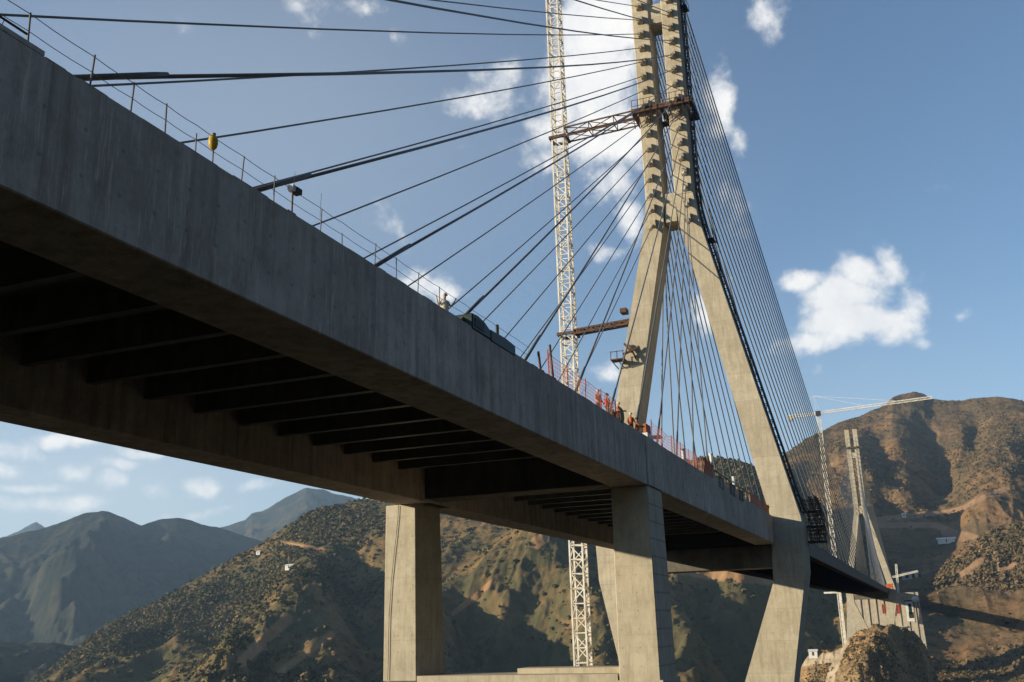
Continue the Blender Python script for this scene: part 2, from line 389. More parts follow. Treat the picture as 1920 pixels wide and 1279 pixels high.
# -------------------------------------------------- unseen slope added right of and behind the viewer to hold back sky light
az = np.radians(np.linspace(38, 165, 150)); tt = np.linspace(0, 1, 70)
AZ, TT = np.meshgrid(az, tt, indexing='ij')
rr_ = 90+(820-90)*TT
hx = 27+np.sin(AZ)*rr_; hy = np.cos(AZ)*rr_
hz_ = -45+(TT**1.1)*430*np.clip(np.minimum(AZ-az[0], az[-1]-AZ)/math.radians(22), 0, 1)
hz_ = hz_+(ridged(AZ*3.2, TT*1.4, 4)-.6)*70*np.clip(TT*3, 0, 1)
idx = np.arange(AZ.size).reshape(AZ.shape)
F = np.stack([idx[:-1,:-1], idx[:-1,1:], idx[1:,1:], idx[1:,:-1]], -1).reshape(-1, 4)
raw_mesh('hillside', np.stack([hx, hy, hz_], -1).reshape(-1, 3), F, M['ground'], 'structure', True)

# -------------------------------------------------- ground sheet: valley floor, near bank, out to the horizon
def ground_h(x, y):
    v = -285+fbm(x*.0012, y*.0012, 4)*25
    near = -15.2-.27*np.maximum(0, y-2)-.03*np.abs(x-27)-.28*np.maximum(0, -y-120)*0
    near = near+fbm(x*.05, y*.05, 4)*.5*np.clip(np.hypot(x-27, y)/30, 0, 1)
    return np.maximum(v, near)
g = np.sinh(np.linspace(-5.2, 5.2, 260)); g = g/g.max()*9000
gx, gy = np.meshgrid(g, g+60, indexing='ij')
gz = ground_h(gx, gy)
idx = np.arange(gx.size).reshape(gx.shape)
F = np.stack([idx[:-1,:-1], idx[1:,:-1], idx[1:,1:], idx[:-1,1:]], -1).reshape(-1, 4)
raw_mesh('ground', np.stack([gx, gy, gz], -1).reshape(-1, 3), F, M['ground'], 'structure', True)

# -------------------------------------------------- scrub and trees on the slopes: nobody could count them
def scrub(name, G, cover, n, smin, smax, cols, seed, vmin=.0, vmax=1.0, patch=.012, bias=0.0):
    r = np.random.default_rng(seed); nu, nv = G.shape[:2]
    m = n*4
    fu = r.random(m)*(nu-1.001); fv = (vmin+(vmax-vmin)*r.random(m))*(nv-1.001)
    i = fu.astype(int); j = fv.astype(int); a = (fu-i)[:, None]; b = (fv-j)[:, None]
    P = (G[i, j]*(1-a)+G[i+1, j]*a)*(1-b)+(G[i, j+1]*(1-a)+G[i+1, j+1]*a)*b
    e1 = G[i+1, j]-G[i, j]; e2 = G[i, j+1]-G[i, j]
    area = np.linalg.norm(np.cross(e1, e2), axis=1); area = area/np.percentile(area, 90)
    dens = fbm(P[:, 0]*patch, P[:, 1]*patch, 4)*2.2+.45+bias
    ok = (r.random(m) < np.clip(area, 0, 1)) & (r.random(m) < np.clip(dens, .06, 1)) & (cover[i, j] < .35)
    P = P[ok][:n]; n = len(P)
    s = smin+(smax-smin)*r.random(n)**2.2
    L = 11
    th = r.random((n, L))*2*math.pi; cz = r.random((n, L)); rad = np.sqrt(1-cz**2)*(.55+.45*r.random((n, L)))
    c = np.stack([rad*np.cos(th), rad*np.sin(th), .15+cz*1.15*(.7+.3*r.random((n, L)))], -1)*s[:, None, None]
    ctr = P[:, None, :]+c
    nrm = c/np.linalg.norm(c, axis=-1, keepdims=True)+r.normal(0, .45, (n, L, 3)); nrm /= np.linalg.norm(nrm, axis=-1, keepdims=True)
    t1 = np.cross(nrm, r.normal(0, 1, (n, L, 3))); t1 /= np.linalg.norm(t1, axis=-1, keepdims=True); t2 = np.cross(nrm, t1)
    h = (s[:, None]*(.34+.3*r.random((n, L))))[..., None]
    q = np.stack([ctr-t1*h-t2*h*.7, ctr+t1*h*.8-t2*h, ctr+t1*h+t2*h*.7, ctr-t1*h*.7+t2*h], 2)
    V = q.reshape(-1, 3); F = np.arange(len(V)).reshape(-1, 4)
    o = raw_mesh(name, V, F, M['leaf'], 'stuff')
    cc = np.array(cols)[r.integers(0, len(cols), n)]*(.75+.5*r.random((n, 1)))
    cl = np.repeat(cc[:, None, :]*np.ones((1, L, 1)), 4, axis=1).reshape(-1, 3)
    cl = np.concatenate([cl, np.ones((len(cl), 1))], 1).astype(np.float32)
    at = o.data.color_attributes.new('leafcol', 'FLOAT_COLOR', 'POINT'); at.data.foreach_set('color', cl.ravel())
    return o
m, nt, b = new_mat('scrub_leaves')
at = N(nt, 'ShaderNodeAttribute'); at.attribute_name = 'leafcol'
nt.links.new(at.outputs['Color'], b.inputs['Base Color']); b.inputs['Roughness'].default_value = .9; b.inputs['Specular IOR Level'].default_value = .05
M['leaf'] = m
dry = [(.175,.122,.068),(.145,.104,.058),(.110,.088,.048),(.190,.130,.074)]
grn = [(.100,.096,.042),(.085,.086,.040),(.125,.106,.050),(.078,.078,.036)]
scrub('scrub', GR, CR, 26000, .45, 1.6, dry+dry+grn[:1], 3, .05, 1.0, .007, -.45)
scrub('scrub', GM, CM, 40000, .5, 2.3, grn+grn+dry, 4, .02, 1.0, .005, -.5)
scrub('scrub', GK, CK, 6000, .6, 2.4, dry+dry+dry+grn[:2], 8, .0, 1.0, .02, .25)
scrub('scrub', GG, CG, 5200, .2, .75, [(.22,.155,.08),(.17,.12,.06),(.10,.075,.04)], 5, .3, 1.0, .05)

# ------------------------------------------------------------------ bridge: concrete back span
GH, GB = 3.6, 2.59
Y0, YP = -70.0, 134.0
def kerb_x(): return 10.0
deck = thing('bridge_deck', (0, 30, -3.6), 'grey concrete bridge deck with deep edge girders, seen from below in the foreground', 'bridge deck')
for s in (1, -1):
    mb = MB()
    a, b_ = (10.0-GB, 10.0)
    poly = [(a,-GH),(b_,-GH),(b_,0),(a,0)]
    if s < 0: poly = [(-b_,-GH),(-a,-GH),(-a,0),(-b_,0)]
    mb.prism_xz(poly, Y0, YP-.02)
    g_ = mb.build('edge_girder', M['girder'], deck, bevel=.04)
    # raised kerb at the near end and small formwork ridges on the outer face
    k = MB()
    if s > 0:
        k.prism_xz([(9.3,.002),(9.985,.002),(9.985,.13),(9.3,.13)], Y0, 14.85)
        y = 14.86; pts = [(y, .002)]
        while y < 130:
            hh = random.uniform(.012, .05); ln = random.uniform(.4, 1.8)
            pts += [(y+.05, hh), (y+ln, hh*random.uniform(.7, 1.1)), (y+ln+.08, .006)]; y += ln+random.uniform(.3, 2.2)
            pts.append((y, .006))
        pts.append((y+.1, .002)); ny = len(pts); vs = []
        for yy, zz in pts: vs += [(9.5,yy,.001),(9.97,yy,.001),(9.97,yy,zz+.002),(9.5,yy,zz+.002)]
        fs = [(3,2,1,0)]+[(4*i+c, 4*i+(c+1) % 4, 4*i+4+(c+1) % 4, 4*i+4+c) for i in range(ny-1) for c in range(4)]+[(4*ny-4,4*ny-3,4*ny-2,4*ny-1)]
        k.add(vs, fs)
        k.build('kerb', M['girder'], deck)
MB().prism_xz([(-7.40,-.34),(7.40,-.34),(7.40,-.05),(-7.40,-.05)], Y0, YP+6).build('deck_slab', M['shaded_soffit'], deck)
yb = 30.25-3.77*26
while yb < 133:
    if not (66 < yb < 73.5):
        MB().prism_xz([(-7.40,-1.6),(7.40,-1.6),(7.40,-.342),(-7.40,-.342)], yb, yb+.42).build('floor_beam', M['shaded_soffit'], deck)
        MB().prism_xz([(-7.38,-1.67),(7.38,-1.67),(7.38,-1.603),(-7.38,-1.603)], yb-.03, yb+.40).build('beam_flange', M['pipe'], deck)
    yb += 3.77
MB().prism_xz([(-7.40,-3.4),(7.40,-3.4),(7.40,-.342),(-7.40,-.342)], 68.5, 71.0).build('diaphragm', M['shaded_soffit'], deck)
for k in range(-4, 12):
    y = 20.2+3.97*k
    if y > 66: break
    MB().tube([(6.3,y,-.34),(6.3,y,-2.75)], .07, 8).build('drain_pipe', M['pipe'], deck)
for k in range(9):                                   # cast-in anchor pockets along the outer face
    pass

# ------------------------------------------------------------------ steel main span
def dz(y): return 4.0*max(0, (y-134)/520)**2
def dx(y): return -4.2*max(0, (y-134)/520)**2
span = thing('bridge_deck', (0, 394, -3), 'long dark steel deck of the main span running to the far pylon', 'bridge deck')
YE = 905.0
def dzz(y): return dz(min(y, 654))
def dxx(y): return dx(min(y, 654))
st = [140+ (YE-140)*i/40 for i in range(41)]
def sweep(poly_f, name, mat, y_list=st):
    mb = MB(); n = None; rows = []
    for y in y_list:
        p = [(x+dxx(y), y, z+dzz(y)) for x, z in poly_f]; rows.append(p)
    n = len(poly_f); vs = [q for r_ in rows for q in r_]; fs = [tuple(range(n))]
    for i in range(len(rows)-1):
        for k in range(n):
            j = (k+1) % n; fs.append((i*n+k, (i+1)*n+k, (i+1)*n+j, i*n+j))
    fs.append(tuple(range(len(vs)-1, len(vs)-n-1, -1)))
    return mb.add(vs, fs).build(name, mat, span)
for s in (1, -1):
    x0 = s*9.6
    sweep([(x0-.35,-3.0),(x0+.35,-3.0),(x0+.35,-2.9),(x0+.35,-.6),(x0-.35,-.6)], 'edge_girder', M['steel'])
    sweep([(x0-.75,-3.1),(x0+.75,-3.1),(x0+.75,-3.003),(x0-.75,-3.003)], 'bottom_flange', M['rust'])
sweep([(-9.9,-.598),(9.9,-.598),(9.9,-.25),(-9.9,-.25)], 'deck_slab', M['shaded_soffit'])
y = 146
while y < 640:
    MB().prism_xz([(-9.2+dxx(y),-2.4+dzz(y)),(9.2+dxx(y),-2.4+dzz(y)),(9.2+dxx(y),-.602+dzz(y)),(-9.2+dxx(y),-.602+dzz(y))], y, y+.35).build('floor_beam', M['steel'], span); y += 12.4

# ------------------------------------------------------------------ pylons
def make_pylon(x0, y0, z0, k, label, sgn, zbot):
    """sgn: +1 when the back span lies towards -y."""
    root = thing('bridge_pylon', (x0, y0+2.5, z0+zbot), label, 'bridge pylon')
    def T(x, z): return (x0+x*k, z0+z*k if z > 0 else z0+z)
    for s in (1, -1):
        def poly(pts):
            q = [T(s*x, z) for x, z in pts]
            return q if s > 0 else q[::-1]
        MB().prism_xz(poly([(.85,47.4),(3.55,47.4),(3.72,95.5),(1.06,95.5)]), y0, y0+4.1).build('tower_column', M['pylon'], root, bevel=.12)
        MB().prism_xz(poly([(1.12,43.3),(4.2,43.3),(3.55,47.397),(.85,47.397)]), y0-.003, y0+4.4).build('leg', M['pylon'], root, bevel=.1) if False else None
        leg = MB()
        up = [(10.05,0),(10.0,-1.2),(14.0,-1.2),(13.8,0),(3.95,43.6),(3.55,47.397),(.85,47.397),(1.15,43.0)]
        leg.prism_xz(poly(up), y0-.004, y0+5.0)
        lo = [(9.95,-1.203),(9.62,-8.4),(4.7,-21),(.25,-33),(.25,zbot),(9.0,zbot),(9.0,-33),(10.85,-21),(13.75,-7.2),(14.0,-1.203)]
        leg.prism_xz(poly(lo), y0-.004, y0+6.2)
        leg.build('leg', M['pylon'], root)
    MB().box(x0-.86*k, x0+.86*k, y0+.25, y0+3.9, z0+43.5*k, z0+48.0*k).build('web', M['pylon'], root)
    MB().box(x0-1.02*k, x0+1.02*k, y0+.3, y0+3.8, z0+77.0*k, z0+80.4*k).build('crossbeam', M['pylon'], root)
    MB().box(x0-9.7, x0+9.7, y0+.3, y0+4.6, z0-6.5, z0-3.68).build('crossbeam', M['shaded_soffit'], root)
    return root
P1 = make_pylon(-.35, YP, 0, 1.0, 'large near concrete pylon with twin columns and splayed legs above the deck', 1, -62)
P2 = make_pylon(-4.3, 654, 4.0, 1.03, 'small far concrete pylon standing in front of the brown hill', -1, -75)

MB().box(-9.2, .6, 652.6, 653.9, 4+85.5, 4+86.3).build('work_platform', M['rust'], P2)
for x_ in (-6.9, -1.7): MB().box(x_-1.6, x_+1.6, 653.2, 658.6, 4+97.9, 4+99.2).build('form_frame', M['rust'], P2)
def stay(root, a, t, r, guide=True, damper=True, mat='cable'):
    a, t = Vector(a), Vector(t); d = (t-a).normalized(); L = (t-a).length
    pts = []
    for i in range(9):
        u = i/8; p = a.lerp(t, u); p.z -= L*L*6e-6*4*u*(1-u)*6; pts.append(p)
    o = MB().tube(pts, r, 8).build('stay_cable', M[mat], root, True)
    if damper:
        MB().tube([a-d*.5, a+d*3.3, a+d*3.9], [r*1.35, r*1.35, r*1.05], 10).build('damper_pipe', M['pipe'], o, True)
    if guide:
        yf = t.y+(.0 if d.y > 0 else 0); sg = -1 if d.y > 0 else 1
        gp = MB().tube([t-d*1.9, t+d*.3], .27, 8)
        gp.hexa([(t.x-.42,yf+sg*.55,t.z-.62),(t.x+.42,yf+sg*.55,t.z-.62),(t.x+.42,yf,t.z-.75),(t.x-.42,yf,t.z-.75),
                 (t.x-.42,yf+sg*.75,t.z+.18),(t.x+.42,yf+sg*.75,t.z+.18),(t.x+.42,yf,t.z+.55),(t.x-.42,yf,t.z+.55)] if sg < 0 else
                [(t.x-.42,yf,t.z-.75),(t.x+.42,yf,t.z-.75),(t.x+.42,yf+.55,t.z-.62),(t.x-.42,yf+.55,t.z-.62),
                 (t.x-.42,yf,t.z+.55),(t.x+.42,yf,t.z+.55),(t.x+.42,yf+.75,t.z+.18),(t.x-.42,yf+.75,t.z+.18)])
        gp.build('guide_pipe', M['pylon'], o)
    return o
yk = {0:16.2,1:23.5,2:31.0,3:38.7,4:46.6,5:54.8,6:61.8,7:68.2,8:74.6,9:81.2,10:88.0,11:94.6}
for k in range(-8, 12):
    y = yk.get(k, 16.2+7.4*k); z = 70.9-2.454*k
    for s in (1, -1):
        stay(P1, (9.55, y, .28) if s > 0 else (-9.5, y+.5, .05), (-.35+s*2.35+(.25*s if k > 7 else 0), YP-.05, z-.3), .064)
for j in range(20):
    y = 139+12.4*(j+1); z = 43.9+2.454*j
    for s in (1, -1):
        stay(P1, (s*9.3+dxx(y), y, dzz(y)-.3), (-.35+s*2.35, YP+4.15 if z > 47 else YP+5.05, z-.3), .115, damper=False, mat='stay')
for j in range(19):
    z = 4+(44.5+2.5*j)*1.03
    for s in (1, -1):
        y = 654-12.4*(j+1); stay(P2, (s*9.3+dxx(y), y, dzz(y)-.3), (-4.3+s*2.4, 653.95, z), .10, guide=False, damper=False)
        y = 662+9.5*(j+1); stay(P2, (s*9.3+dxx(y), y, dzz(y)-.3), (-4.3+s*2.4, 658.2 if j > 1 else 659.1, z), .10, guide=False, damper=False)

# ------------------------------------------------------------------ pier under the back span
pier = thing('bridge_pier', (-.6, 71, -45), 'two column concrete pier with a low crossbeam in the left centre under the deck', 'bridge pier')
def taper(x0t, x1t, x0b, x1b, y0, y1, zt, zb, name):
    MB().hexa([(x0b,y0,zb),(x1b,y0,zb),(x1b,y1+.6,zb),(x0b,y1+.6,zb),(x0t,y0,zt),(x1t,y0,zt),(x1t,y1,zt),(x0t,y1,zt)]).build(name, M['pier'], pier, bevel=.05)
taper(-11.13,-8.52,-11.25,-8.45, 69, 73.3, -3.62, -16.7, 'column')
taper(7.30,9.99, 7.15,10.03, 69, 73.1, -3.62, -16.9, 'column')
for x0_, x1_ in ((-11.4,-8.38),(7.05,10.2)):
    MB().box(x0_, x1_, 68.93, 74, -45, -16.75).build('column_foot', M['pier'], pier)
MB().box(-8.37, 7.04, 68.96, 73.6, -18.4, -16.33).build('crossbeam', M['pier'], pier)
MB().box(-1.0, 7.10, 70.6, 73.0, -16.33, -15.95).build('crossbeam_slab', M['pier'], pier)
MB().box(-8.3, -7.45, 69.4, 73.0, -3.62, -3.4).build('bearing', M['black'], pier)
MB().tube([(-9.95,68.93,-3.7),(-10.0,68.92,-4.6),(-10.15,68.92,-6.0),(-10.3,68.92,-7.2),(-10.55,68.92,-9.4),(-10.72,68.92,-12),(-10.8,68.92,-16.6)], .022, 6).build('hose', M['black'], pier)
pl = MB()
pl.box(10.003, 10.06, 69.0, 73.1, -3.55, -.02); pl.build('pilaster', M['girder'], deck)

# ------------------------------------------------------------------ tower cranes
def lattice(mb, a, b, w, n, t, w2=None):
    """Square lattice boom from a to b with n bays."""
    a, b = Vector(a), Vector(b); d = (b-a).normalized()
    up = Vector((0,0,1)) if abs(d.z) < .9 else Vector((0,1,0))
    r = d.cross(up).normalized(); u = r.cross(d); w2 = w2 or w
    cs = [(-1,-1),(1,-1),(1,1),(-1,1)]
    def P(i, c): return a.lerp(b, i/n)+r*(c[0]*w/2)+u*(c[1]*w2/2)
    for c in cs: mb.bar(P(0, c), P(n, c), t*1.5)
    for i in range(n+1):
        for k in range(4): mb.bar(P(i, cs[k]), P(i, cs[(k+1) % 4]), t*.9)
    for i in range(n):
        for k in range(4):
            c0, c1 = (cs[k], cs[(k+1) % 4]) if i % 2 == 0 else (cs[(k+1) % 4], cs[k])
            mb.bar(P(i, c0), P(i+1, c1), t*.8)
    return mb
cr1 = thing('tower_crane', (-17.9, 137, -60), 'white lattice crane mast rising beside the near pylon', 'crane')
z = -56.0
while z < 100:
    mb = MB(); lattice(mb, (-17.9,137,z), (-17.9,137,z+11.9), 1.9, 6, .15)
    mb.build('mast_section', M['crane'], cr1); z += 12.0
for z in (29.2, 62.0):
    MB().box(-19.3,-16.5,135.6,135.85,z-.2,z+.25).box(-19.3,-16.5,138.2,138.45,z-.2,z+.25).box(-19.3,-19.05,135.85,138.2,z-.2,z+.25).box(-16.75,-16.5,135.85,138.2,z-.2,z+.25).build('collar', M['rust'], cr1)
ld = MB()
z = -40
while z < 95:
    ld.bar((-17.2,136.4,z),(-17.2,136.4,z+.05), .5, .5); z += 6
lad = MB()
for xx in (-17.5,-17.0): lad.bar((xx,137.6,-56),(xx,137.6,98), .06)
z = -56
while z < 98: lad.bar((-17.5,137.6,z),(-17.0,137.6,z), .04); z += .8
lad.build('ladder', M['crane'], cr1)

cr2 = thing('tower_crane', (-22.6, 654, -45), 'far white tower crane with its long jib above the brown hill', 'crane')
mb = MB(); lattice(mb, (-22.6,654,-45), (-22.6,654,112), 2.2, 60, .2); mb.build('mast', M['crane'], cr2)
e = at_y(1745, 742, 640); t0 = Vector((-22.6,654,114))
mb = MB(); lattice(mb, t0, (45.5, 640, 113.9), 1.4, 30, .13); mb.build('jib', M['crane'], cr2)
mb = MB(); lattice(mb, (-24.0,654.2,113.6), (-41,657,114.0), 1.5, 8, .22); mb.build('counter_jib', M['crane'], cr2)
MB().box(-42,-38.6,656,658,111.2,114.2).build('counterweight', M['wall'], cr2)
MB().box(-24.2,-21.2,652.6,655.6,112,115.2).build('cab', M['black'], cr2)
mb = MB()
for a, b_ in (((-23.6,654,115),(-24.4,654,125.5)),((-21.6,654,115),(-24.2,654,125.5)),((-24.3,654,125.5),(-38,656.6,115)),((-24.3,654,125.5),(6,648,114.6)),((-24.3,654,125.5),(26,644,114.6))):
    mb.bar(a, b_, .12)
mb.build('tower_head', M['crane'], cr2)

# ties between the near crane and the pylon
t1 = thing('crane_tie', (-10, 136, 62), 'rusty lattice tie and work frame linking the crane mast to the twin columns high up', 'steel frame')
mb = MB(); lattice(mb, (-16.4,136,62.1), (-4.2,136,62.4), 2.2, 3, .13, 1.5); mb.build('lattice_arm', M['rust'], t1)
mb = MB()
for yy in (133.2, 139.0): mb.box(-4.9,4.3,yy-.3,yy+.3,61.6,62.3)
for xx in (-4.7,-.35,4.1): mb.box(xx-.25,xx+.25,133.5,138.7,61.6,62.3)
mb.build('collar', M['rust'], t1)
mb = MB()
for x0_, x1_ in ((-4.6,-.9),(.3,4.0)):
    mb.box(x0_,x1_,132.2,133.0,61.2,61.35)
    for i in range(5):
        xx = x0_+(x1_-x0_)*i/4; mb.bar((xx,132.2,61.3),(xx,132.2,63.3), .09)
        mb.bar((xx,133.9,59.4),(xx,132.25,61.2), .1)
    mb.bar((x0_,132.2,62.3),(x1_,132.2,62.3), .07); mb.bar((x0_,132.2,63.3),(x1_,132.2,63.3), .07)
mb.build('work_platform', M['rust'], t1)
t2 = thing('crane_tie', (-12, 136, 29), 'short dark rusty tie from the crane mast to the left leg', 'steel frame')
mb = MB(); lattice(mb, (-16.5,136,29.2), (-7.9,136,29.6), 1.1, 6, .16, .6); mb.build('lattice_arm', M['rust'], t2)
MB().box(-8.75,-7.8,133.6,135.0,30.5,31.2).build('bracket', M['rust'], t2)
wp = thing('work_platform', (-8.6, 133, 23), 'small rusty scaffold bracket on the front of the left pylon leg', 'scaffold')
mb = MB()
mb.box(-10.2,-8.2,132.2,133.9,23.2,23.35)
for xx in (-10.1,-9.2,-8.3): mb.bar((xx,132.25,23.3),(xx,132.25,24.5), .1); mb.bar((xx,132.3,23.2),(xx+.6,133.9,22.2), .1)
mb.bar((-10.2,132.25,24.4),(-8.2,132.25,24.4), .08)
mb.build('platform', M['rust'], wp)
mb = MB(); mb.bar((-8.4,132.9,24.0),(-6.1,133.4,25.0), .35,.3); mb.bar((-7.6,133.3,25.4),(-6.6,133.4,23.0), .25,.25); mb.bar((-8.3,133.3,25.7),(-7.3,133.3,24.3), .35,.3); mb.build('brace', M['rust'], wp)
wb = thing('work_platform', (-5.3, 137, 11), 'tiny dark bracket on the shaded side of the left pylon leg', 'scaffold')
MB().box(-6.1,-4.9,137,138.6,12.4,12.7).bar((-6.1,138,12.5),(-7.0,138,11.4), .2).build('bracket', M['black'], wb)

# access ladder that follows the right edge of the near pylon
al = thing('access_ladder', (4, 137, 0), 'narrow dark ladder cage climbing the right edge of the near pylon', 'ladder')
def edge_x(z):
    if z >= 47.4: return -.35+3.55+.17*(z-47.4)/48
    if z >= 43.6: return -.35+3.95-.4*(z-43.6)/3.8
    return -.35+13.8-(9.85)*z/43.6
zs = [0.5+1.15*i for i in range(82)]
mb = MB()
for off in (.04, .48):
    for ya in (136.3, 137.4):
        mb.tube([(edge_x(z)+off, ya, z) for z in zs[::3]], .09, 5)
for i, z in enumerate(zs):
    mb.bar((edge_x(z)+.04,136.3,z),(edge_x(z)+.48,136.3,z), .10); mb.bar((edge_x(z)+.04,137.4,z),(edge_x(z)+.48,137.4,z), .10)
    if i % 3 == 0: mb.bar((edge_x(z)+.48,136.3,z),(edge_x(z)+.48,137.4,z), .10)
    if i+1 < len(zs) and i % 2 == 0: mb.bar((edge_x(z)+.04,136.3,z),(edge_x(zs[i+1])+.48,136.3,zs[i+1]), .08)
mb.build('ladder', M['black'], al)
mb = MB()
for z in (93.0, 80, 61, 40.5):
    mb.box(edge_x(z)+.1, edge_x(z)+1.0, 135.8, 137.9, z, z+.12)
    mb.bar((edge_x(z)+1.0,135.8,z),(edge_x(z)+1.0,135.8,z+1.1), .07); mb.bar((edge_x(z)+1.0,137.9,z),(edge_x(z)+1.0,137.9,z+1.1), .07); mb.bar((edge_x(z)+1.0,135.8,z+1.1),(edge_x(z)+1.0,137.9,z+1.1), .06)
mb.build('landing', M['black'], al)

# scaffold at the foot of the near leg
sf = thing('scaffold', (14.6, 138, -4), 'dark cluttered scaffold tower behind the foot of the right pylon leg', 'scaffold')
mb = MB(); mr = MB(); mp = MB()
for lvl in range(3):
    z = -3.2+2.0*lvl; xo = 13.9-.23*max(0, z)
    for xx in (xo, xo+1.0, xo+1.9):
        for yy in (139.2, 141.2): mb.bar((xx,yy,z),(xx-.44*(z >= 0),yy,z+2.0), .12)
    for yy in (139.2, 141.2): mb.bar((xo,yy,z+1.0),(xo+1.9,yy,z+1.0), .12); mb.bar((xo,yy,z),(xo+1.5,yy,z+2.0), .10); mb.bar((xo,yy,z+.5),(xo+1.9,yy,z+.5), .10); mb.bar((xo-.3,yy,z+1.5),(xo+1.9,yy,z+1.6), .14)
    mb.bar((xo,139.2,z+1.0),(xo,141.2,z+1.0), .1); mb.bar((xo+1.9,139.2,z+1.0),(xo+1.9,141.2,z+1.0), .1)
    mp.box(xo-.3, xo+2.1, 139.25, 141.15, z-.12, z+.12)
    mr.bar((xo+1.2+.3*(lvl%2),139.1,z+.3),(xo+1.7,139.1,z+1.7-.5*(lvl%2)), .16)
mb.build('frame', M['rust'], sf); mr.build('red_tubes', M['rust'], sf); mp.build('platform', M['black'], sf)

# ------------------------------------------------------------------ things along the near edge of the deck
rail = thing('railing', (9.8, 24, 0), 'thin rope railing on slim metal posts along the upper left deck edge', 'railing')
posts = [14.5,16.4,17.8,19.1,20.35,22.45,24.1,26.8,28.2,30.5,32.2,34.0,36.0]
post_mb = []
for i, y in enumerate(posts):
    lean = random.uniform(-.03,.06); h = random.uniform(.92,1.02) if i not in (4,8) else random.uniform(.5,.75)
    MB().tube([(9.82,y,0),(9.82+lean*.3,y+lean,h)], .026 if i < 4 else .022, 6).build('post', M['galv'], rail)
for y in [12.6,10.9,9.2,7.4,5.6,3.8]:
    MB().tube([(9.82,y,.12),(9.82,y+.02,1.0)], .024, 6).build('post', M['galv'], rail)
for h, r in ((.95,.011),(.50,.010)):
    pts = []; ys = [3.8,5.6,7.4,9.2,10.9,12.6]+posts+[38.5,41.5,44.8,47.5]
    for a, b_ in zip(ys[:-1], ys[1:]):
        for u in (0,.33,.66): pts.append((9.82, a+(b_-a)*u, h-.03*math.sin(math.pi*u)))
    MB().tube(pts, r, 5).build('rope', M['galv'], rail)
MB().tube([(9.82,2,.47),(9.82,14.45,.40)], .03, 6).build('handrail', M['black'], rail)
MB().tube([(9.82,13.75,.1),(9.84,13.8,.36)], .012, 5).build('post', M['galv'], rail)
for y, h in ((26.75,1.5),(25.15,1.6)):
    MB().tube([(9.82,y,.6),(9.83,y+.03,h)], .008, 5).build('post', M['galv'], rail)

wl = thing('warning_lamp', (9.82, 21.1, 0), 'yellow rounded warning lamp on a thin dark post at the deck edge', 'lamp')
MB().tube([(9.82,21.1,-.02),(9.82,21.1,.58)], .025, 6).build('post', M['galv'], wl)
MB().tube([(9.82,21.1,.52),(9.82,21.09,.60),(9.82,21.08,.72),(9.82,21.07,.86),(9.82,21.06,.96),(9.82,21.06,1.0)], [.04,.11,.145,.135,.085,.03], 14).build('lens', M['yellow'], wl, True)
MB().tube([(9.82,21.1,.985),(9.82,21.1,1.06)], .05, 8).build('cap', M['black'], wl)
fl = thing('floodlight', (9.82, 25.1, 0), 'small white and dark box light on a post beside the thick pair of cables', 'lamp')
MB().tube([(9.82,25.1,-.02),(9.82,25.1,.95)], .035, 8).build('post', M['galv'], fl)
MB().box(9.72,9.94,24.95,25.12,.86,1.06).build('housing', M['white'], fl)
MB().box(9.74,9.98,25.122,25.42,.84,1.03).build('lamp_head', M['black'], fl)

# green machine standing on the edge
gm = thing('machine', (9.2, 41.5, 0), 'dark green site generator with a sloping hood on the deck edge', 'machine')
def prism_yz(mb, poly, x0, x1):
    n = len(poly)
    vs = [(x0,y,z) for y,z in poly]+[(x1,y,z) for y,z in poly]
    fs = [tuple(range(n-1,-1,-1)), tuple(range(n, 2*n))]
    for i in range(n): j = (i+1) % n; fs.append((i, j, j+n, i+n))
    return mb.add(vs, fs)
prism_yz(MB(), [(38.9,-.12),(41.0,-.12),(41.0,.34),(40.3,.58),(39.6,.68),(38.9,.62)], 8.7, 10.05).build('hood', M['green'], gm, bevel=.05)
prism_yz(MB(), [(41.02,-.16),(44.1,-.16),(44.1,.38),(43.0,.46),(42.2,.45),(41.02,.40)], 8.75, 10.04).build('body', M['green'], gm, bevel=.04)
MB().box(10.052,10.075,39.15,40.2,.05,.45).build('grille', M['black'], gm)
MB().tube([(9.7,42.6,.5),(9.7,42.6,1.1)], .09, 8).build('exhaust', M['black'], gm)
MB().box(10.042,10.07,40.95,41.1,-.08,.36).build('door_strip', M['black'], gm)

# dark crates near the pylon leg
for y0_, y1_, h, lab in ((97,99.6,.75,'dark green crate on the deck edge just right of the white post'),(103,106,.8,'dark crate on the deck edge between the two short white posts'),(108.5,111.2,.7,'dark crate on the deck edge nearest the right pylon leg')):
    t = thing('crate', (9.4,(y0_+y1_)/2,-.6), lab, 'crate', 'crates along the deck edge')
    MB().box(8.8,10.05,y0_,y1_,-.5,h*.7).build('box', M['green'] if y0_ < 100 else M['black'], t, bevel=.03)
    MB().box(8.75,10.1,y0_-.04,y1_+.04,h*.7,h*.7+.12).build('lid', M['black'], t)
    for q in (y0_+.5, y1_-.5): MB().box(10.052,10.09,q-.06,q+.06,-.45,h*.69).build('batten', M['wood'], t)
for y, h, lab in ((94.9,2.4,'white tubular post on the deck edge beside the orange sheet'),(105.9+1,1.7,'short pale post on the deck edge before the right pylon leg'),(82.5,1.0,'squat white concrete bollard on the deck edge under the netting')):
    t = thing('edge_post', (9.85,y,-.1), lab, 'post')
    MB().tube([(9.85,y,-.1),(9.85,y,h)], .16 if h < 2 else .14, 10).build('tube', M['white'], t, True)
    MB().tube([(9.85,y,h-.02),(9.85,y,h+.06)], .20, 10).build('cap', M['white'], t)
    MB().box(9.6,10.04,y-.3,y+.3,-.1,.04).build('base_plate', M['white'], t)

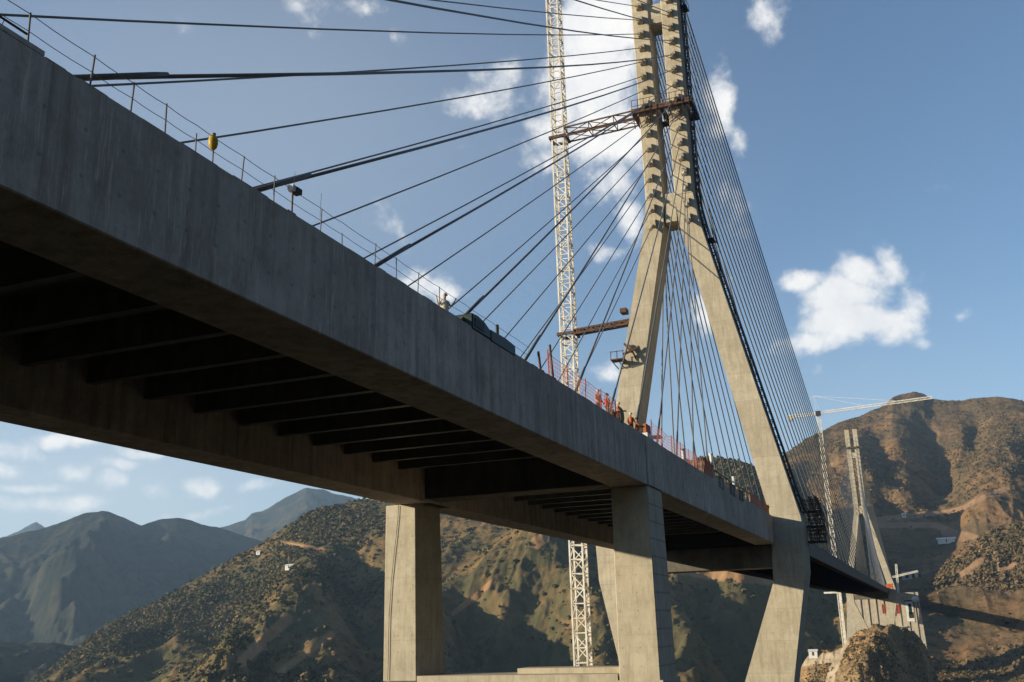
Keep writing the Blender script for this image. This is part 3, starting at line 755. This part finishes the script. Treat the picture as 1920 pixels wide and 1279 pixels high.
# orange netting
def net(y0_, y1_, h0, h1, step, lab, r=.010, dens=True):
    t = thing('safety_net', (9.9,(y0_+y1_)/2,0), lab, 'safety net')
    mb = MB(); y = y0_; k = 0
    def top(y): return (h0+(h1-h0)*(y-y0_)/(y1_-y0_))*(1+.05*math.sin(y*1.7)+.04*math.sin(y*.63+1))
    while y <= y1_:
        mb.bar((9.9,y,.02),(9.9+.04*math.sin(y*2),y,top(y)), r*1.6); y += step
    n = 6
    for i in range(n):
        pts = []; y = y0_
        while y <= y1_+.01: pts.append((9.9,y,.04+(top(y)-.06)*i/(n-1))); y += 1.1
        mb.tube(pts, r*(1.5 if i == n-1 else 1), 4)
    mb.build('mesh', M['net'], t)
    y = y0_
    while y <= y1_:
        MB().tube([(9.94,y,-.05),(9.94,y+random.uniform(-.1,.1),top(y)+.12)], .03, 6).build('post', M['red'], t); y += 3.2
net(49.2, 63.0, 1.25, 1.15, .30, 'pinkish red safety netting between the green machine and the left pylon leg')
net(71.5, 90.0, 1.4, 1.2, .32, 'red safety netting to the right of the left pylon leg')
def sheet(y0_, y1_, za, zb, h, lab):
    t = thing('tarpaulin', (9.95,(y0_+y1_)/2,za), lab, 'tarpaulin')
    vs = []; fs = []; n = 14; mrow = 5
    for th in (0, .05):
        for i in range(n+1):
            for j in range(mrow+1):
                u = i/n; w = j/mrow; vs.append((9.92+th+.10*math.sin(u*17+w*3)*(.4+w*.6), y0_+(y1_-y0_)*u, za+(zb-za)*u+h*w*(1+.10*math.sin(u*11))))
    k = (n+1)*(mrow+1)
    for i in range(n):
        for j in range(mrow):
            a = i*(mrow+1)+j; q = (a, a+mrow+1, a+mrow+2, a+1); fs.append(q[::-1]); fs.append(tuple(x+k for x in q))
    MB().add(vs, fs).build('cloth', M['tarp'], t, True)
    for yy, zz in ((y0_,za),(y1_,zb)): MB().tube([(9.9,yy,zz-.1),(9.9,yy,zz+h+.15)], .05, 6).build('post', M['rust'], t)
sheet(90.6, 94.6, -.05, -.05, 1.5, 'bright orange sheet hung beside the tall white post on the deck edge')
sheet(117, 131.5, -.0, -.0, 1.15, 'long orange sheet on the deck edge against the right pylon leg')
tb = thing('handrail', (9.6, 112, 0), 'brown timber handrail on the deck edge before the right pylon leg', 'handrail')
MB().box(9.5,9.62,96,131,1.15,1.3).build('rail', M['wood'], tb)
for i in range(13): MB().box(9.5,9.6,96.4+2.8*i,96.5+2.8*i,0,1.15).build('post', M['wood'], tb)
for y, h, lab in ((49.9,1.9,'tall dark stake leaning at the left end of the red netting'),(48.0,1.05,'short dark red stake on the deck edge left of the netting')):
    t = thing('stake', (9.85,y,0), lab, 'stake')
    MB().tube([(9.85,y+.15,-.02),(9.85,y-.15,h)], .07, 7).build('shaft', M['rust'], t)
    MB().box(9.7,10.0,y-.0,y+.3,-.02,.05).build('foot', M['rust'], t)

# ------------------------------------------------------------------ workers
def person(x, y, z, rz, label, shirt, hat, pose=0, trousers='blue'):
    root = bpy.data.objects.new('person', None); col.objects.link(root); root.location = (x, y, z); root.rotation_euler = (0, 0, rz)
    tag(root, label, 'person', 'workers on the deck edge'); root.empty_display_size = .3
    V = []; E = []; R = []
    def chain(pts, rad, start=None):
        prev = start
        for p, r in zip(pts, rad):
            V.append(p); R.append(r); i = len(V)-1
            if prev is not None: E.append((prev, i))
            prev = i
        return prev
    pel = chain([(0,0,.96)], [(.15,.11)])
    ch = chain([(0,0,1.12),(0,-.01,1.30),(0,0,1.42)], [(.14,.10),(.17,.12),(.13,.10)], pel)
    nk = chain([(0,0,1.50),(0,-.01,1.56)], [(.055,.055),(.06,.06)], ch)
    hd = chain([(0,-.02,1.64),(0,-.01,1.72)], [(.085,.10),(.07,.085)], nk)
    chain([(0,-.115,1.645)], [(.018,.02)], hd-1)
    for s in (1, -1):
        if pose == 0: el, wr, hn = (s*.27,-.05,1.14), (s*.25,-.2,.95), (s*.24,-.24,.88)
        elif pose == 1: el, wr, hn = (s*.26,-.16,1.18), (s*.15,-.40,1.12), (s*.12,-.48,1.12)
        else: el, wr, hn = (s*.30,.0,1.22), (s*.42,-.12,1.42), (s*.45,-.15,1.50)
        sh = chain([(s*.17,0,1.41)], [(.07,.07)], ch)
        w = chain([el, wr, hn], [(.05,.05),(.033,.033),(.042,.022)], sh)
        d = Vector(hn)-Vector(wr); d.normalize(); sd = d.cross(Vector((s,0,0)))
        sd = sd.normalized() if sd.length > .01 else Vector((0,1,0))
        for f in range(5):
            o = (f-2)*.017; ln = (.05,.075,.085,.078,.06)[f]
            b0 = Vector(hn)+d*.035+sd*o; b1 = b0+d*ln*.55+sd*o*.3; b2 = b1+d*ln*.35+Vector((-s*.02,0,0))
            if f == 0: b0 = Vector(hn)-sd*.035; b1 = b0-sd*.03+d*.02; b2 = b1+d*.03
            chain([tuple(b0), tuple(b1), tuple(b2)], [(.009,.009)]*3, w)
        hp = chain([(s*.10,0,.90)], [(.095,.095)], pel)
        step = .10*s if pose != 1 else .04*s
        chain([(s*.11,-.02-step*.4,.50),(s*.11,step*.3,.10),(s*.11,-.10+step*.3,.03)], [(.065,.065),(.042,.042),(.04,.03)], hp)
    me = bpy.data.meshes.new('body'); me.from_pydata(V, E, []); me.update()
    bo = bpy.data.objects.new('body', me); col.objects.link(bo); bo.parent = root; me.materials.append(M['body_'+trousers])
    sk = bo.modifiers.new('skin', 'SKIN'); sk.use_smooth_shade = True
    lay = me.skin_vertices[0] if me.skin_vertices else None
    if lay:
        for i, r in enumerate(R): lay.data[i].radius = r
        lay.data[0].use_root = True
    ss = bo.modifiers.new('sub', 'SUBSURF'); ss.levels = 1; ss.render_levels = 1
    ORG[root.name] = Vector((0,0,0))
    MB().tube([(0,0,.93),(0,0,1.05),(0,-.01,1.28),(0,0,1.42),(0,0,1.49)], [.185,.175,.20,.175,.07], 12, False).build('vest', M[shirt], root, True)
    MB().tube([(0,-.02,1.70),(0,-.02,1.715),(0,-.015,1.76),(0,-.01,1.80),(0,-.01,1.825)], [.145,.125,.115,.08,.02], 12).build('helmet', M[hat], root, True)
    for s in (1, -1): MB().ball((s*.034,-.098,1.665), .012, .008, .008, 6, 4).build('eye', M['black'], root)
    return root
for tr, ct in (('blue',(.035,.05,.10)),('brown',(.10,.065,.04)),('cream',(.50,.43,.33))):
    m, nt, b = new_mat('clothed_body_'+tr)
    tc = N(nt, 'ShaderNodeTexCoord'); sx = N(nt, 'ShaderNodeSeparateXYZ'); nt.links.new(tc.outputs['Object'], sx.inputs[0])
    r = N(nt, 'ShaderNodeValToRGB'); r.color_ramp.interpolation = 'CONSTANT'
    dv = N(nt, 'ShaderNodeMath', operation='DIVIDE'); nt.links.new(sx.outputs[2], dv.inputs[0]); dv.inputs[1].default_value = 2
    nt.links.new(dv.outputs[0], r.inputs[0])
    el = r.color_ramp.elements; el[0].position = 0; el[0].color = (.03,.025,.02,1); el[1].position = .05; el[1].color = (*ct,1)
    for p, c in ((.47,(.30,.17,.11,1)),(.49,(.22,.10,.06,1) if tr != 'cream' else (.55,.48,.38,1)),(.745,(.30,.17,.11,1))):
        e_ = el.new(p); e_.color = c
    nt.links.new(r.outputs[0], b.inputs['Base Color']); b.inputs['Roughness'].default_value = .85; M['body_'+tr] = m
person(9.55, 37.05, -.75, .9, 'person in pale cream clothes leaning at the deck edge left of the green machine', 'cream', 'hat', 2, 'cream')
person(9.5, 59.6, -.35, 1.2, 'person in a pinkish red vest among the red netting, furthest left of the vests', 'net', 'hat', 0, 'brown')
person(9.5, 61.6, -.2, 2.4, 'person in a dark red jacket and black cap by the lowest left cable', 'red', 'darkhat', 0, 'brown')
person(9.5, 64.3, -.25, 1.4, 'person in an orange vest at the left foot of the left pylon leg', 'orange', 'hat', 1, 'blue')
person(9.55, 67.2, -.45, .6, 'person in an orange vest in front of the middle of the left pylon leg', 'orange', 'hat', 0, 'brown')
person(9.5, 68.9, -.5, 2.0, 'person in a red orange jacket bending before the shaded face of the left pylon leg', 'tarp', 'darkhat', 1, 'blue')
t = thing('barrier', (9.9,70.6,-.1), 'white and orange plastic barrier at the top of the pier line', 'barrier')
MB().box(9.6,10.05,69.9,71.4,-.05,.35).build('base', M['white'], t, bevel=.04)
MB().box(9.7,9.95,70.0,71.3,.352,1.05).build('panel', M['tarp'], t, bevel=.04)
t = thing('spool', (9.6,63.2,0), 'dark cable drum lying on the deck edge between two workers', 'drum')
MB().tube([(9.4,63.2,.35),(10.02,63.2,.35)], .34, 14).build('core', M['black'], t, True)
for xx in (9.38,10.0): MB().tube([(xx,63.2,.35),(xx+.05,63.2,.35)], .5, 16).build('flange', M['wood'], t)

# ------------------------------------------------------------------ works at the far end
wl_ = thing('retaining_wall', (-28, 700, -30), 'pale concrete wall with ribs under the far end of the bridge', 'wall')
A_ = at_y(1588,1118,700); B_ = at_y(1722,1118,700); zt = A_[2]+1; zb = at_y(1650,1185,700)[2]-14
x_a, x_b = A_[0], B_[0]
MB().hexa([(x_a-4,697,zb),(x_b+1,697,zb),(x_b+1,704,zb),(x_a-4,704,zb),(x_a,699.5,zt),(x_b,699.5,zt),(x_b,704,zt),(x_a,704,zt)]).build('slab', M['wall'], wl_)
zm = (zt+zb)/2
for i in range(9):
    xx = x_a+3+(x_b-x_a-6)*i/8
    MB().hexa([(xx-.5,696.5,zb),(xx+.5,696.5,zb),(xx+.5,698,zb),(xx-.5,698,zb),(xx-.4,698.8,zt-.3),(xx+.4,698.8,zt-.3),(xx+.4,700,zt-.3),(xx-.4,700,zt-.3)]).build('rib', M['wall'], wl_)
MB().box(x_a+2,x_b-9,696.4,698.2,zm-2.2,zm-1.6).build('ledge', M['wall'], wl_)
for px, lab in ((1657,'red steel form panel leaning on the ribbed wall, left of the white tank'),(1684,'small red drum rack on the ribbed wall beside the white tank')):
    q = at_y(px,1140,694); t = thing('panel', (q[0],694,q[2]-3), lab, 'panel')
    MB().box(q[0]-1.0,q[0]+1.0,694.6,695.0,q[2]-3.5,q[2]+2.2).build('face', M['red'], t)
    for s in (-.8,.8): MB().bar((q[0]+s,694.55,q[2]-3.5),(q[0]+s,694.55,q[2]+2.6), .25).build('post', M['rust'], t)
q0 = at_y(1697,1128,690); q1 = at_y(1715,1165,690)
t = thing('site_hut', ((q0[0]+q1[0])/2,690,q1[2]), 'tall white box shaped hut at the right end of the ribbed wall', 'hut')
MB().box(q0[0],q1[0],688,694,q1[2],q0[2]).build('wall', M['white'], t)
MB().box(q0[0]-.4,q1[0]+.4,687.6,694.4,q0[2]+.002,q0[2]+.7).build('roof', M['black'], t)
MB().box(q0[0]+1.2,q0[0]+4.2,687.8,688.02,q1[2]+2.0,q1[2]+5.5).build('door', M['black'], t)
MB().box(q1[0]-2.6,q1[0]-.8,687.8,688.02,q0[2]-8,q0[2]-1.5).build('window', M['green'], t)
q = at_y(1716,1124,688)
t = thing('water_tank', (q[0],688,q[2]-8), 'small white water tank on a brown stand at the end of the bridge', 'tank')
MB().ball((q[0],688,q[2]), 2.2, 2.2, 1.9, 12, 8).build('tank', M['white'], t, True)
for s in (-1.6,1.6): MB().bar((q[0]+s,688,q[2]-14),(q[0]+s*.7,688,q[2]-1.2), .5).build('leg', M['rust'], t)
MB().bar((q[0]-1.7,688,q[2]-5),(q[0]+1.7,688,q[2]-5), .35).build('brace', M['rust'], t)
# tan block and small crane behind the far pylon
q0 = at_y(1690,1072,960); q1 = at_y(1728,1116,960)
t = thing('building', ((q0[0]+q1[0])/2,960,q1[2]), 'tan unfinished concrete block behind the foot of the far pylon', 'building')
MB().box(q0[0],q1[0],955,972,q1[2]-8,q0[2]).build('wall', M['wall'], t)
MB().box(q0[0]-1,q1[0]+1,954,973,(q0[2]+q1[2])/2-.4,(q0[2]+q1[2])/2+.4).build('floor_slab', M['pier'], t)
MB().box(q0[0]-.5,q1[0]+.5,954.4,972.6,q0[2]+.002,q0[2]+.8).build('roof', M['rust'], t)
for i in range(3):
    xx = q0[0]+3+i*5.2; MB().box(xx,xx+2.4,954.6,954.98,q0[2]-6,q0[2]-2.5).build('window', M['black'], t)
q = at_y(1681,1090,900); qa = at_y(1674,1082,900); qb = at_y(1721,1071,900); qt = at_y(1680,1058,900)
t = thing('mobile_crane', (q[0],900,q[2]-8), 'small white crane with a low boom behind the foot of the far pylon', 'crane')
mb = MB(); lattice(mb, (q[0],900,q[2]-14), (qt[0],900,qt[2]), 1.3, 9, .3); mb.build('mast', M['crane'], t)
mb = MB(); lattice(mb, (qa[0],900,qa[2]), (qb[0],900,qb[2]), 1.1, 10, .3); mb.build('boom', M['crane'], t)
MB().box(q[0]-2,q[0]+2,898,902,q[2]-16,q[2]-13.5).build('base', M['crane'], t)
q = at_y(1668,1099,648)
t = thing('barrier', (q[0],648,q[2]-1.5), 'orange barrier at the foot of the far pylon leg', 'barrier')
MB().box(q[0]-2.0,q[0]+2.0,647.5,648,q[2]-1.2,q[2]+1.4).build('panel', M['tarp'], t)
for s in (-1.7,1.7): MB().box(q[0]+s-.2,q[0]+s+.2,647.2,648.3,q[2]-1.8,q[2]-1.2).build('foot', M['rust'], t)
# white sheds and huts on the slopes
def hut(px, py, d, w, h, dep, label, wall='white', roof='white'):
    best = None
    for G_ in (GM, GR, GG):
        pp = project(G_); dd = np.hypot(pp[...,0]-px, pp[...,1]-py); i_ = np.unravel_index(np.argmin(dd), dd.shape)
        if dd[i_] < 6 and (best is None or np.linalg.norm(G_[i_]-CAM) < best[0]): best = (np.linalg.norm(G_[i_]-CAM), G_[i_])
    p = (best[1] if best else at_dist(px, py, d))+np.array([0,0,1.2])
    t = thing('hut', tuple(p), label, 'hut')
    MB().box(p[0]-w/2,p[0]+w/2,p[1]-dep/2,p[1]+dep/2,p[2]-2,p[2]+h*.6).build('wall', M[wall], t)
    x0_, x1_, y0_, y1_ = p[0]-w*.58, p[0]+w*.58, p[1]-dep*.6, p[1]+dep*.6
    MB().add([(x0_,y0_,p[2]+h*.6),(x1_,y0_,p[2]+h*.6),(x1_,y1_,p[2]+h*.6),(x0_,y1_,p[2]+h*.6),(x0_,p[1],p[2]+h),(x1_,p[1],p[2]+h)],
             [(0,3,2,1),(0,1,5,4),(2,3,4,5),(0,4,3),(1,2,5)]).build('roof', M[roof], t)
    MB().box(p[0]-.5,p[0]+.5,p[1]-dep/2-.08,p[1]-dep/2-.01,p[2]-.5,p[2]+h*.5).build('door', M['black'], t)
hut(545,1068,930,7.0,3.2,5,'tiny white roofed hut on the wooded slope left of the pier')
hut(487,1040,955,4.5,3.0,4,'tiny white roofed hut on the skyline spur, leftmost of the huts')
hut(1775,1018,1010,15,4.0,7,'white roofed shed on the brown slope above the far end of the bridge')
hut(1695,970,1100,4.0,2.6,3.5,'tiny pale hut on the dirt road left of the far shed')
hut(1526,1232,560,4.5,2.8,4,'small white hut on top of the rocky mound beside the right pylon leg')
# white scaffold mast top beside the wall
q = at_y(1545,1112,700); q2 = at_y(1574,1112,700)
t = thing('gantry', ((q[0]+q2[0])/2,700,q[2]-2), 'white horizontal gantry beam under the far end of the deck', 'gantry')
MB().box(q[0],q2[0],699,700,q[2]-.5,q[2]+.6).build('beam', M['crane'], t)
MB().bar((q2[0],699.5,q[2]-50),(q2[0],699.5,q[2]+.5), 1.2).build('post', M['crane'], t)

# ------------------------------------------------------------------ haze
HZ = 8.0e-5
mb = MB().box(-9600, 9600, -9600, 9700, -330, 830)
hz = mb.build('haze', bpy.data.materials.new('haze_air'), None); hz['kind'] = 'stuff'
m = hz.data.materials[0]; m.use_nodes = True; nt = m.node_tree; nt.nodes.clear()
o_ = N(nt, 'ShaderNodeOutputMaterial'); v_ = N(nt, 'ShaderNodeVolumePrincipled')
v_.inputs['Color'].default_value = (.50,.72,1,1); v_.inputs['Density'].default_value = HZ; v_.inputs['Anisotropy'].default_value = .1
nt.links.new(v_.outputs[0], o_.inputs['Volume'])

# ------------------------------------------------------------------ sun and sky
SUN = Vector((-1.5, -1.0, .39)).normalized()
elev = math.asin(SUN.z); azim = math.atan2(SUN.x, SUN.y)
ld_ = bpy.data.lights.new('sun', 'SUN'); ld_.energy = 5.0; ld_.angle = math.radians(.5); ld_.color = (1.0,.87,.63)
lo = bpy.data.objects.new('sun', ld_); col.objects.link(lo); lo.rotation_euler = SUN.to_track_quat('Z', 'Y').to_euler()
w = bpy.data.worlds.new('World'); sc.world = w; w.use_nodes = True; nt = w.node_tree
bg = nt.nodes['Background']; bg.inputs['Strength'].default_value = .089
sky = N(nt, 'ShaderNodeTexSky', sky_type='NISHITA'); sky.sun_disc = False
sky.sun_elevation = elev; sky.sun_rotation = azim; sky.air_density = 1.0; sky.dust_density = .25; sky.ozone_density = 3.0; sky.altitude = 400
tc = N(nt, 'ShaderNodeTexCoord').outputs['Generated']
# clouds: bodies at given directions of the sky, broken up by noise
wn = N(nt, 'ShaderNodeTexNoise'); wn.inputs['Scale'].default_value = 7; wn.inputs['Detail'].default_value = 4; nt.links.new(tc, wn.inputs['Vector'])
wv = N(nt, 'ShaderNodeVectorMath', operation='MULTIPLY_ADD'); nt.links.new(wn.outputs['Color'], wv.inputs[0]); wv.inputs[1].default_value = (.06,)*3
nt.links.new(tc, wv.inputs[2])
wsub = N(nt, 'ShaderNodeVectorMath', operation='SUBTRACT'); nt.links.new(wv.outputs[0], wsub.inputs[0]); wsub.inputs[1].default_value = (.03,)*3
cn = noise(nt, wsub.outputs[0], 11, 9, .60); cn2 = noise(nt, tc, 30, 7, .62)
CL = [ # px, py, half width, half height, weight
 (1110,60,65,100,1.2),(1105,170,75,85,1.2),(1130,260,100,70,1.12),(1060,250,60,40,.8),(1140,320,55,55,.9),(1175,400,28,40,.75),(1340,180,28,80,.72),(1130,120,80,120,.9),
 (1500,535,55,22,.9),(1560,560,75,40,.88),(1590,605,95,36,.95),(1600,520,55,30,.75),(1530,640,75,26,.85),(1650,500,26,32,.66),(1690,570,34,50,.62),(1725,655,20,18,.55),(1790,590,25,18,.45),(1540,690,60,25,.5),
 (1422,18,36,42,.44),(1330,580,40,60,.6),(860,170,70,32,.46),(930,135,40,26,.42),(765,80,36,24,.36),(640,12,150,22,.22),(850,5,80,18,.2),(1140,470,30,20,.5),(1375,265,25,40,.5),(1360,400,40,60,.45),
 (780,530,90,30,.62),(850,545,40,25,.6),(1140,700,40,30,.6),(860,270,40,14,.45),
 (30,850,50,26,.72),(0,890,60,24,.62),(150,830,70,16,.8),(235,872,45,12,.62),(270,850,45,14,.7),(390,902,44,20,.82),(300,912,36,20,.66),(215,898,30,16,.6),(490,915,46,18,.78),(140,888,34,18,.62),(90,945,170,16,.5),(350,952,160,14,.5),(60,918,80,10,.55),(440,945,60,10,.5),(1765,340,12,30,.08),(1640,705,30,14,.35)]
acc = None
for px, py, hw, hh, wt in CL:
    d = Vector(sight(px, py)).normalized(); ex = (Vector(sight(px+10, py)).normalized()-d); ey = (Vector(sight(px, py+10)).normalized()-d)
    sw = ex.length/10*hw; sh_ = ey.length/10*hh; ex.normalize(); ey.normalize()
    sb = N(nt, 'ShaderNodeVectorMath', operation='SUBTRACT'); nt.links.new(wsub.outputs[0], sb.inputs[0]); sb.inputs[1].default_value = d
    terms = []
    for ax, s_ in ((ex, sw), (ey, sh_)):
        dp = N(nt, 'ShaderNodeVectorMath', operation='DOT_PRODUCT'); nt.links.new(sb.outputs[0], dp.inputs[0]); dp.inputs[1].default_value = ax/s_
        pw = N(nt, 'ShaderNodeMath', operation='MULTIPLY'); nt.links.new(dp.outputs['Value'], pw.inputs[0]); nt.links.new(dp.outputs['Value'], pw.inputs[1]); terms.append(pw.outputs[0])
    fw = N(nt, 'ShaderNodeVectorMath', operation='DOT_PRODUCT'); nt.links.new(tc, fw.inputs[0]); fw.inputs[1].default_value = d
    gt = N(nt, 'ShaderNodeMath', operation='GREATER_THAN'); nt.links.new(fw.outputs['Value'], gt.inputs[0]); gt.inputs[1].default_value = 0
    ad = N(nt, 'ShaderNodeMath', operation='ADD'); nt.links.new(terms[0], ad.inputs[0]); nt.links.new(terms[1], ad.inputs[1])
    ng = N(nt, 'ShaderNodeMath', operation='MULTIPLY'); nt.links.new(ad.outputs[0], ng.inputs[0]); ng.inputs[1].default_value = -.7
    ep = N(nt, 'ShaderNodeMath', operation='EXPONENT'); nt.links.new(ng.outputs[0], ep.inputs[0])
    ml = N(nt, 'ShaderNodeMath', operation='MULTIPLY'); nt.links.new(ep.outputs[0], ml.inputs[0]); ml.inputs[1].default_value = wt
    mg = N(nt, 'ShaderNodeMath', operation='MULTIPLY'); nt.links.new(ml.outputs[0], mg.inputs[0]); nt.links.new(gt.outputs[0], mg.inputs[1])
    if acc is None: acc = mg.outputs[0]
    else:
        mx = N(nt, 'ShaderNodeMath', operation='MAXIMUM'); nt.links.new(acc, mx.inputs[0]); nt.links.new(mg.outputs[0], mx.inputs[1]); acc = mx.outputs[0]
# a few clouds in the rest of the sky too
rest = noise(nt, tc, 2.2, 5, .55)
rr = ramp(nt, rest, .60, .85, (0,0,0,1), (.10,.10,.10,1))
mx = N(nt, 'ShaderNodeMath', operation='MAXIMUM'); nt.links.new(acc, mx.inputs[0]); nt.links.new(rr, mx.inputs[1]); acc = mx.outputs[0]
veil = None
for px, py, hw, hh, wt in ((150,950,480,190,.62),(450,230,600,380,.28),(1500,980,700,320,.24),(960,600,1500,900,.03)):
    d = Vector(sight(px, py)).normalized(); ex = (Vector(sight(px+10, py)).normalized()-d); ey = (Vector(sight(px, py+10)).normalized()-d)
    sw = ex.length/10*hw; sh_ = ey.length/10*hh; ex.normalize(); ey.normalize()
    sb = N(nt, 'ShaderNodeVectorMath', operation='SUBTRACT'); nt.links.new(wsub.outputs[0], sb.inputs[0]); sb.inputs[1].default_value = d
    tot = None
    for ax, s_ in ((ex, sw), (ey, sh_)):
        dp = N(nt, 'ShaderNodeVectorMath', operation='DOT_PRODUCT'); nt.links.new(sb.outputs[0], dp.inputs[0]); dp.inputs[1].default_value = ax/s_
        pw = N(nt, 'ShaderNodeMath', operation='MULTIPLY_ADD'); nt.links.new(dp.outputs['Value'], pw.inputs[0]); nt.links.new(dp.outputs['Value'], pw.inputs[1]); pw.inputs[2].default_value = 0
        if tot is not None: nt.links.new(tot, pw.inputs[2])
        tot = pw.outputs[0]
    ng = N(nt, 'ShaderNodeMath', operation='MULTIPLY'); nt.links.new(tot, ng.inputs[0]); ng.inputs[1].default_value = -.7
    ep = N(nt, 'ShaderNodeMath', operation='EXPONENT'); nt.links.new(ng.outputs[0], ep.inputs[0])
    fw = N(nt, 'ShaderNodeVectorMath', operation='DOT_PRODUCT'); nt.links.new(tc, fw.inputs[0]); fw.inputs[1].default_value = d
    gt = N(nt, 'ShaderNodeMath', operation='GREATER_THAN'); nt.links.new(fw.outputs['Value'], gt.inputs[0]); gt.inputs[1].default_value = 0
    ml = N(nt, 'ShaderNodeMath', operation='MULTIPLY'); nt.links.new(ep.outputs[0], ml.inputs[0]); nt.links.new(gt.outputs[0], ml.inputs[1])
    m2 = N(nt, 'ShaderNodeMath', operation='MULTIPLY'); nt.links.new(ml.outputs[0], m2.inputs[0]); m2.inputs[1].default_value = wt
    if veil is None: veil = m2.outputs[0]
    else:
        mx = N(nt, 'ShaderNodeMath', operation='MAXIMUM'); nt.links.new(veil, mx.inputs[0]); nt.links.new(m2.outputs[0], mx.inputs[1]); veil = mx.outputs[0]
a1 = N(nt, 'ShaderNodeMath', operation='MULTIPLY_ADD'); nt.links.new(cn, a1.inputs[0]); a1.inputs[1].default_value = 2.2; a1.inputs[2].default_value = -1.35
a1b = N(nt, 'ShaderNodeMath', operation='MULTIPLY_ADD'); nt.links.new(cn2, a1b.inputs[0]); a1b.inputs[1].default_value = .8; nt.links.new(a1.outputs[0], a1b.inputs[2])
a2 = N(nt, 'ShaderNodeMath', operation='ADD'); nt.links.new(a1b.outputs[0], a2.inputs[0]); nt.links.new(acc, a2.inputs[1])
den = ramp(nt, a2.outputs[0], .42, 1.85, (0,0,0,1), (1,1,1,1))
den.node.color_ramp.interpolation = 'EASE'
shade = ramp(nt, cn2, .3, .7, (5.4,5.5,5.7,1), (6.9,6.7,6.4,1))
vs = mix_rgb(nt, sky.outputs[0], (4.6,4.9,5.2,1), veil)
fin = mix_rgb(nt, vs, shade, den)
nt.links.new(fin, bg.inputs['Color'])

# ------------------------------------------------------------------ camera and render settings
cd = bpy.data.cameras.new('camera'); cam = bpy.data.objects.new('camera', cd); col.objects.link(cam); sc.camera = cam
cd.sensor_width = 36; cd.lens = FPX*36/1920; cd.clip_start = .1; cd.clip_end = 30000
mt = Matrix(((AX[0][0],AX[1][0],-AX[2][0],CAM[0]),(AX[0][1],AX[1][1],-AX[2][1],CAM[1]),(AX[0][2],AX[1][2],-AX[2][2],CAM[2]),(0,0,0,1)))
cam.matrix_world = mt
sc.view_settings.view_transform = 'Standard'; sc.view_settings.look = 'None'; sc.view_settings.exposure = 0.85; sc.view_settings.gamma = 1
sc.render.engine = 'CYCLES'
sc.cycles.use_denoising = True
sc.cycles.max_bounces = 6; sc.cycles.diffuse_bounces = 3; sc.cycles.volume_bounces = 1
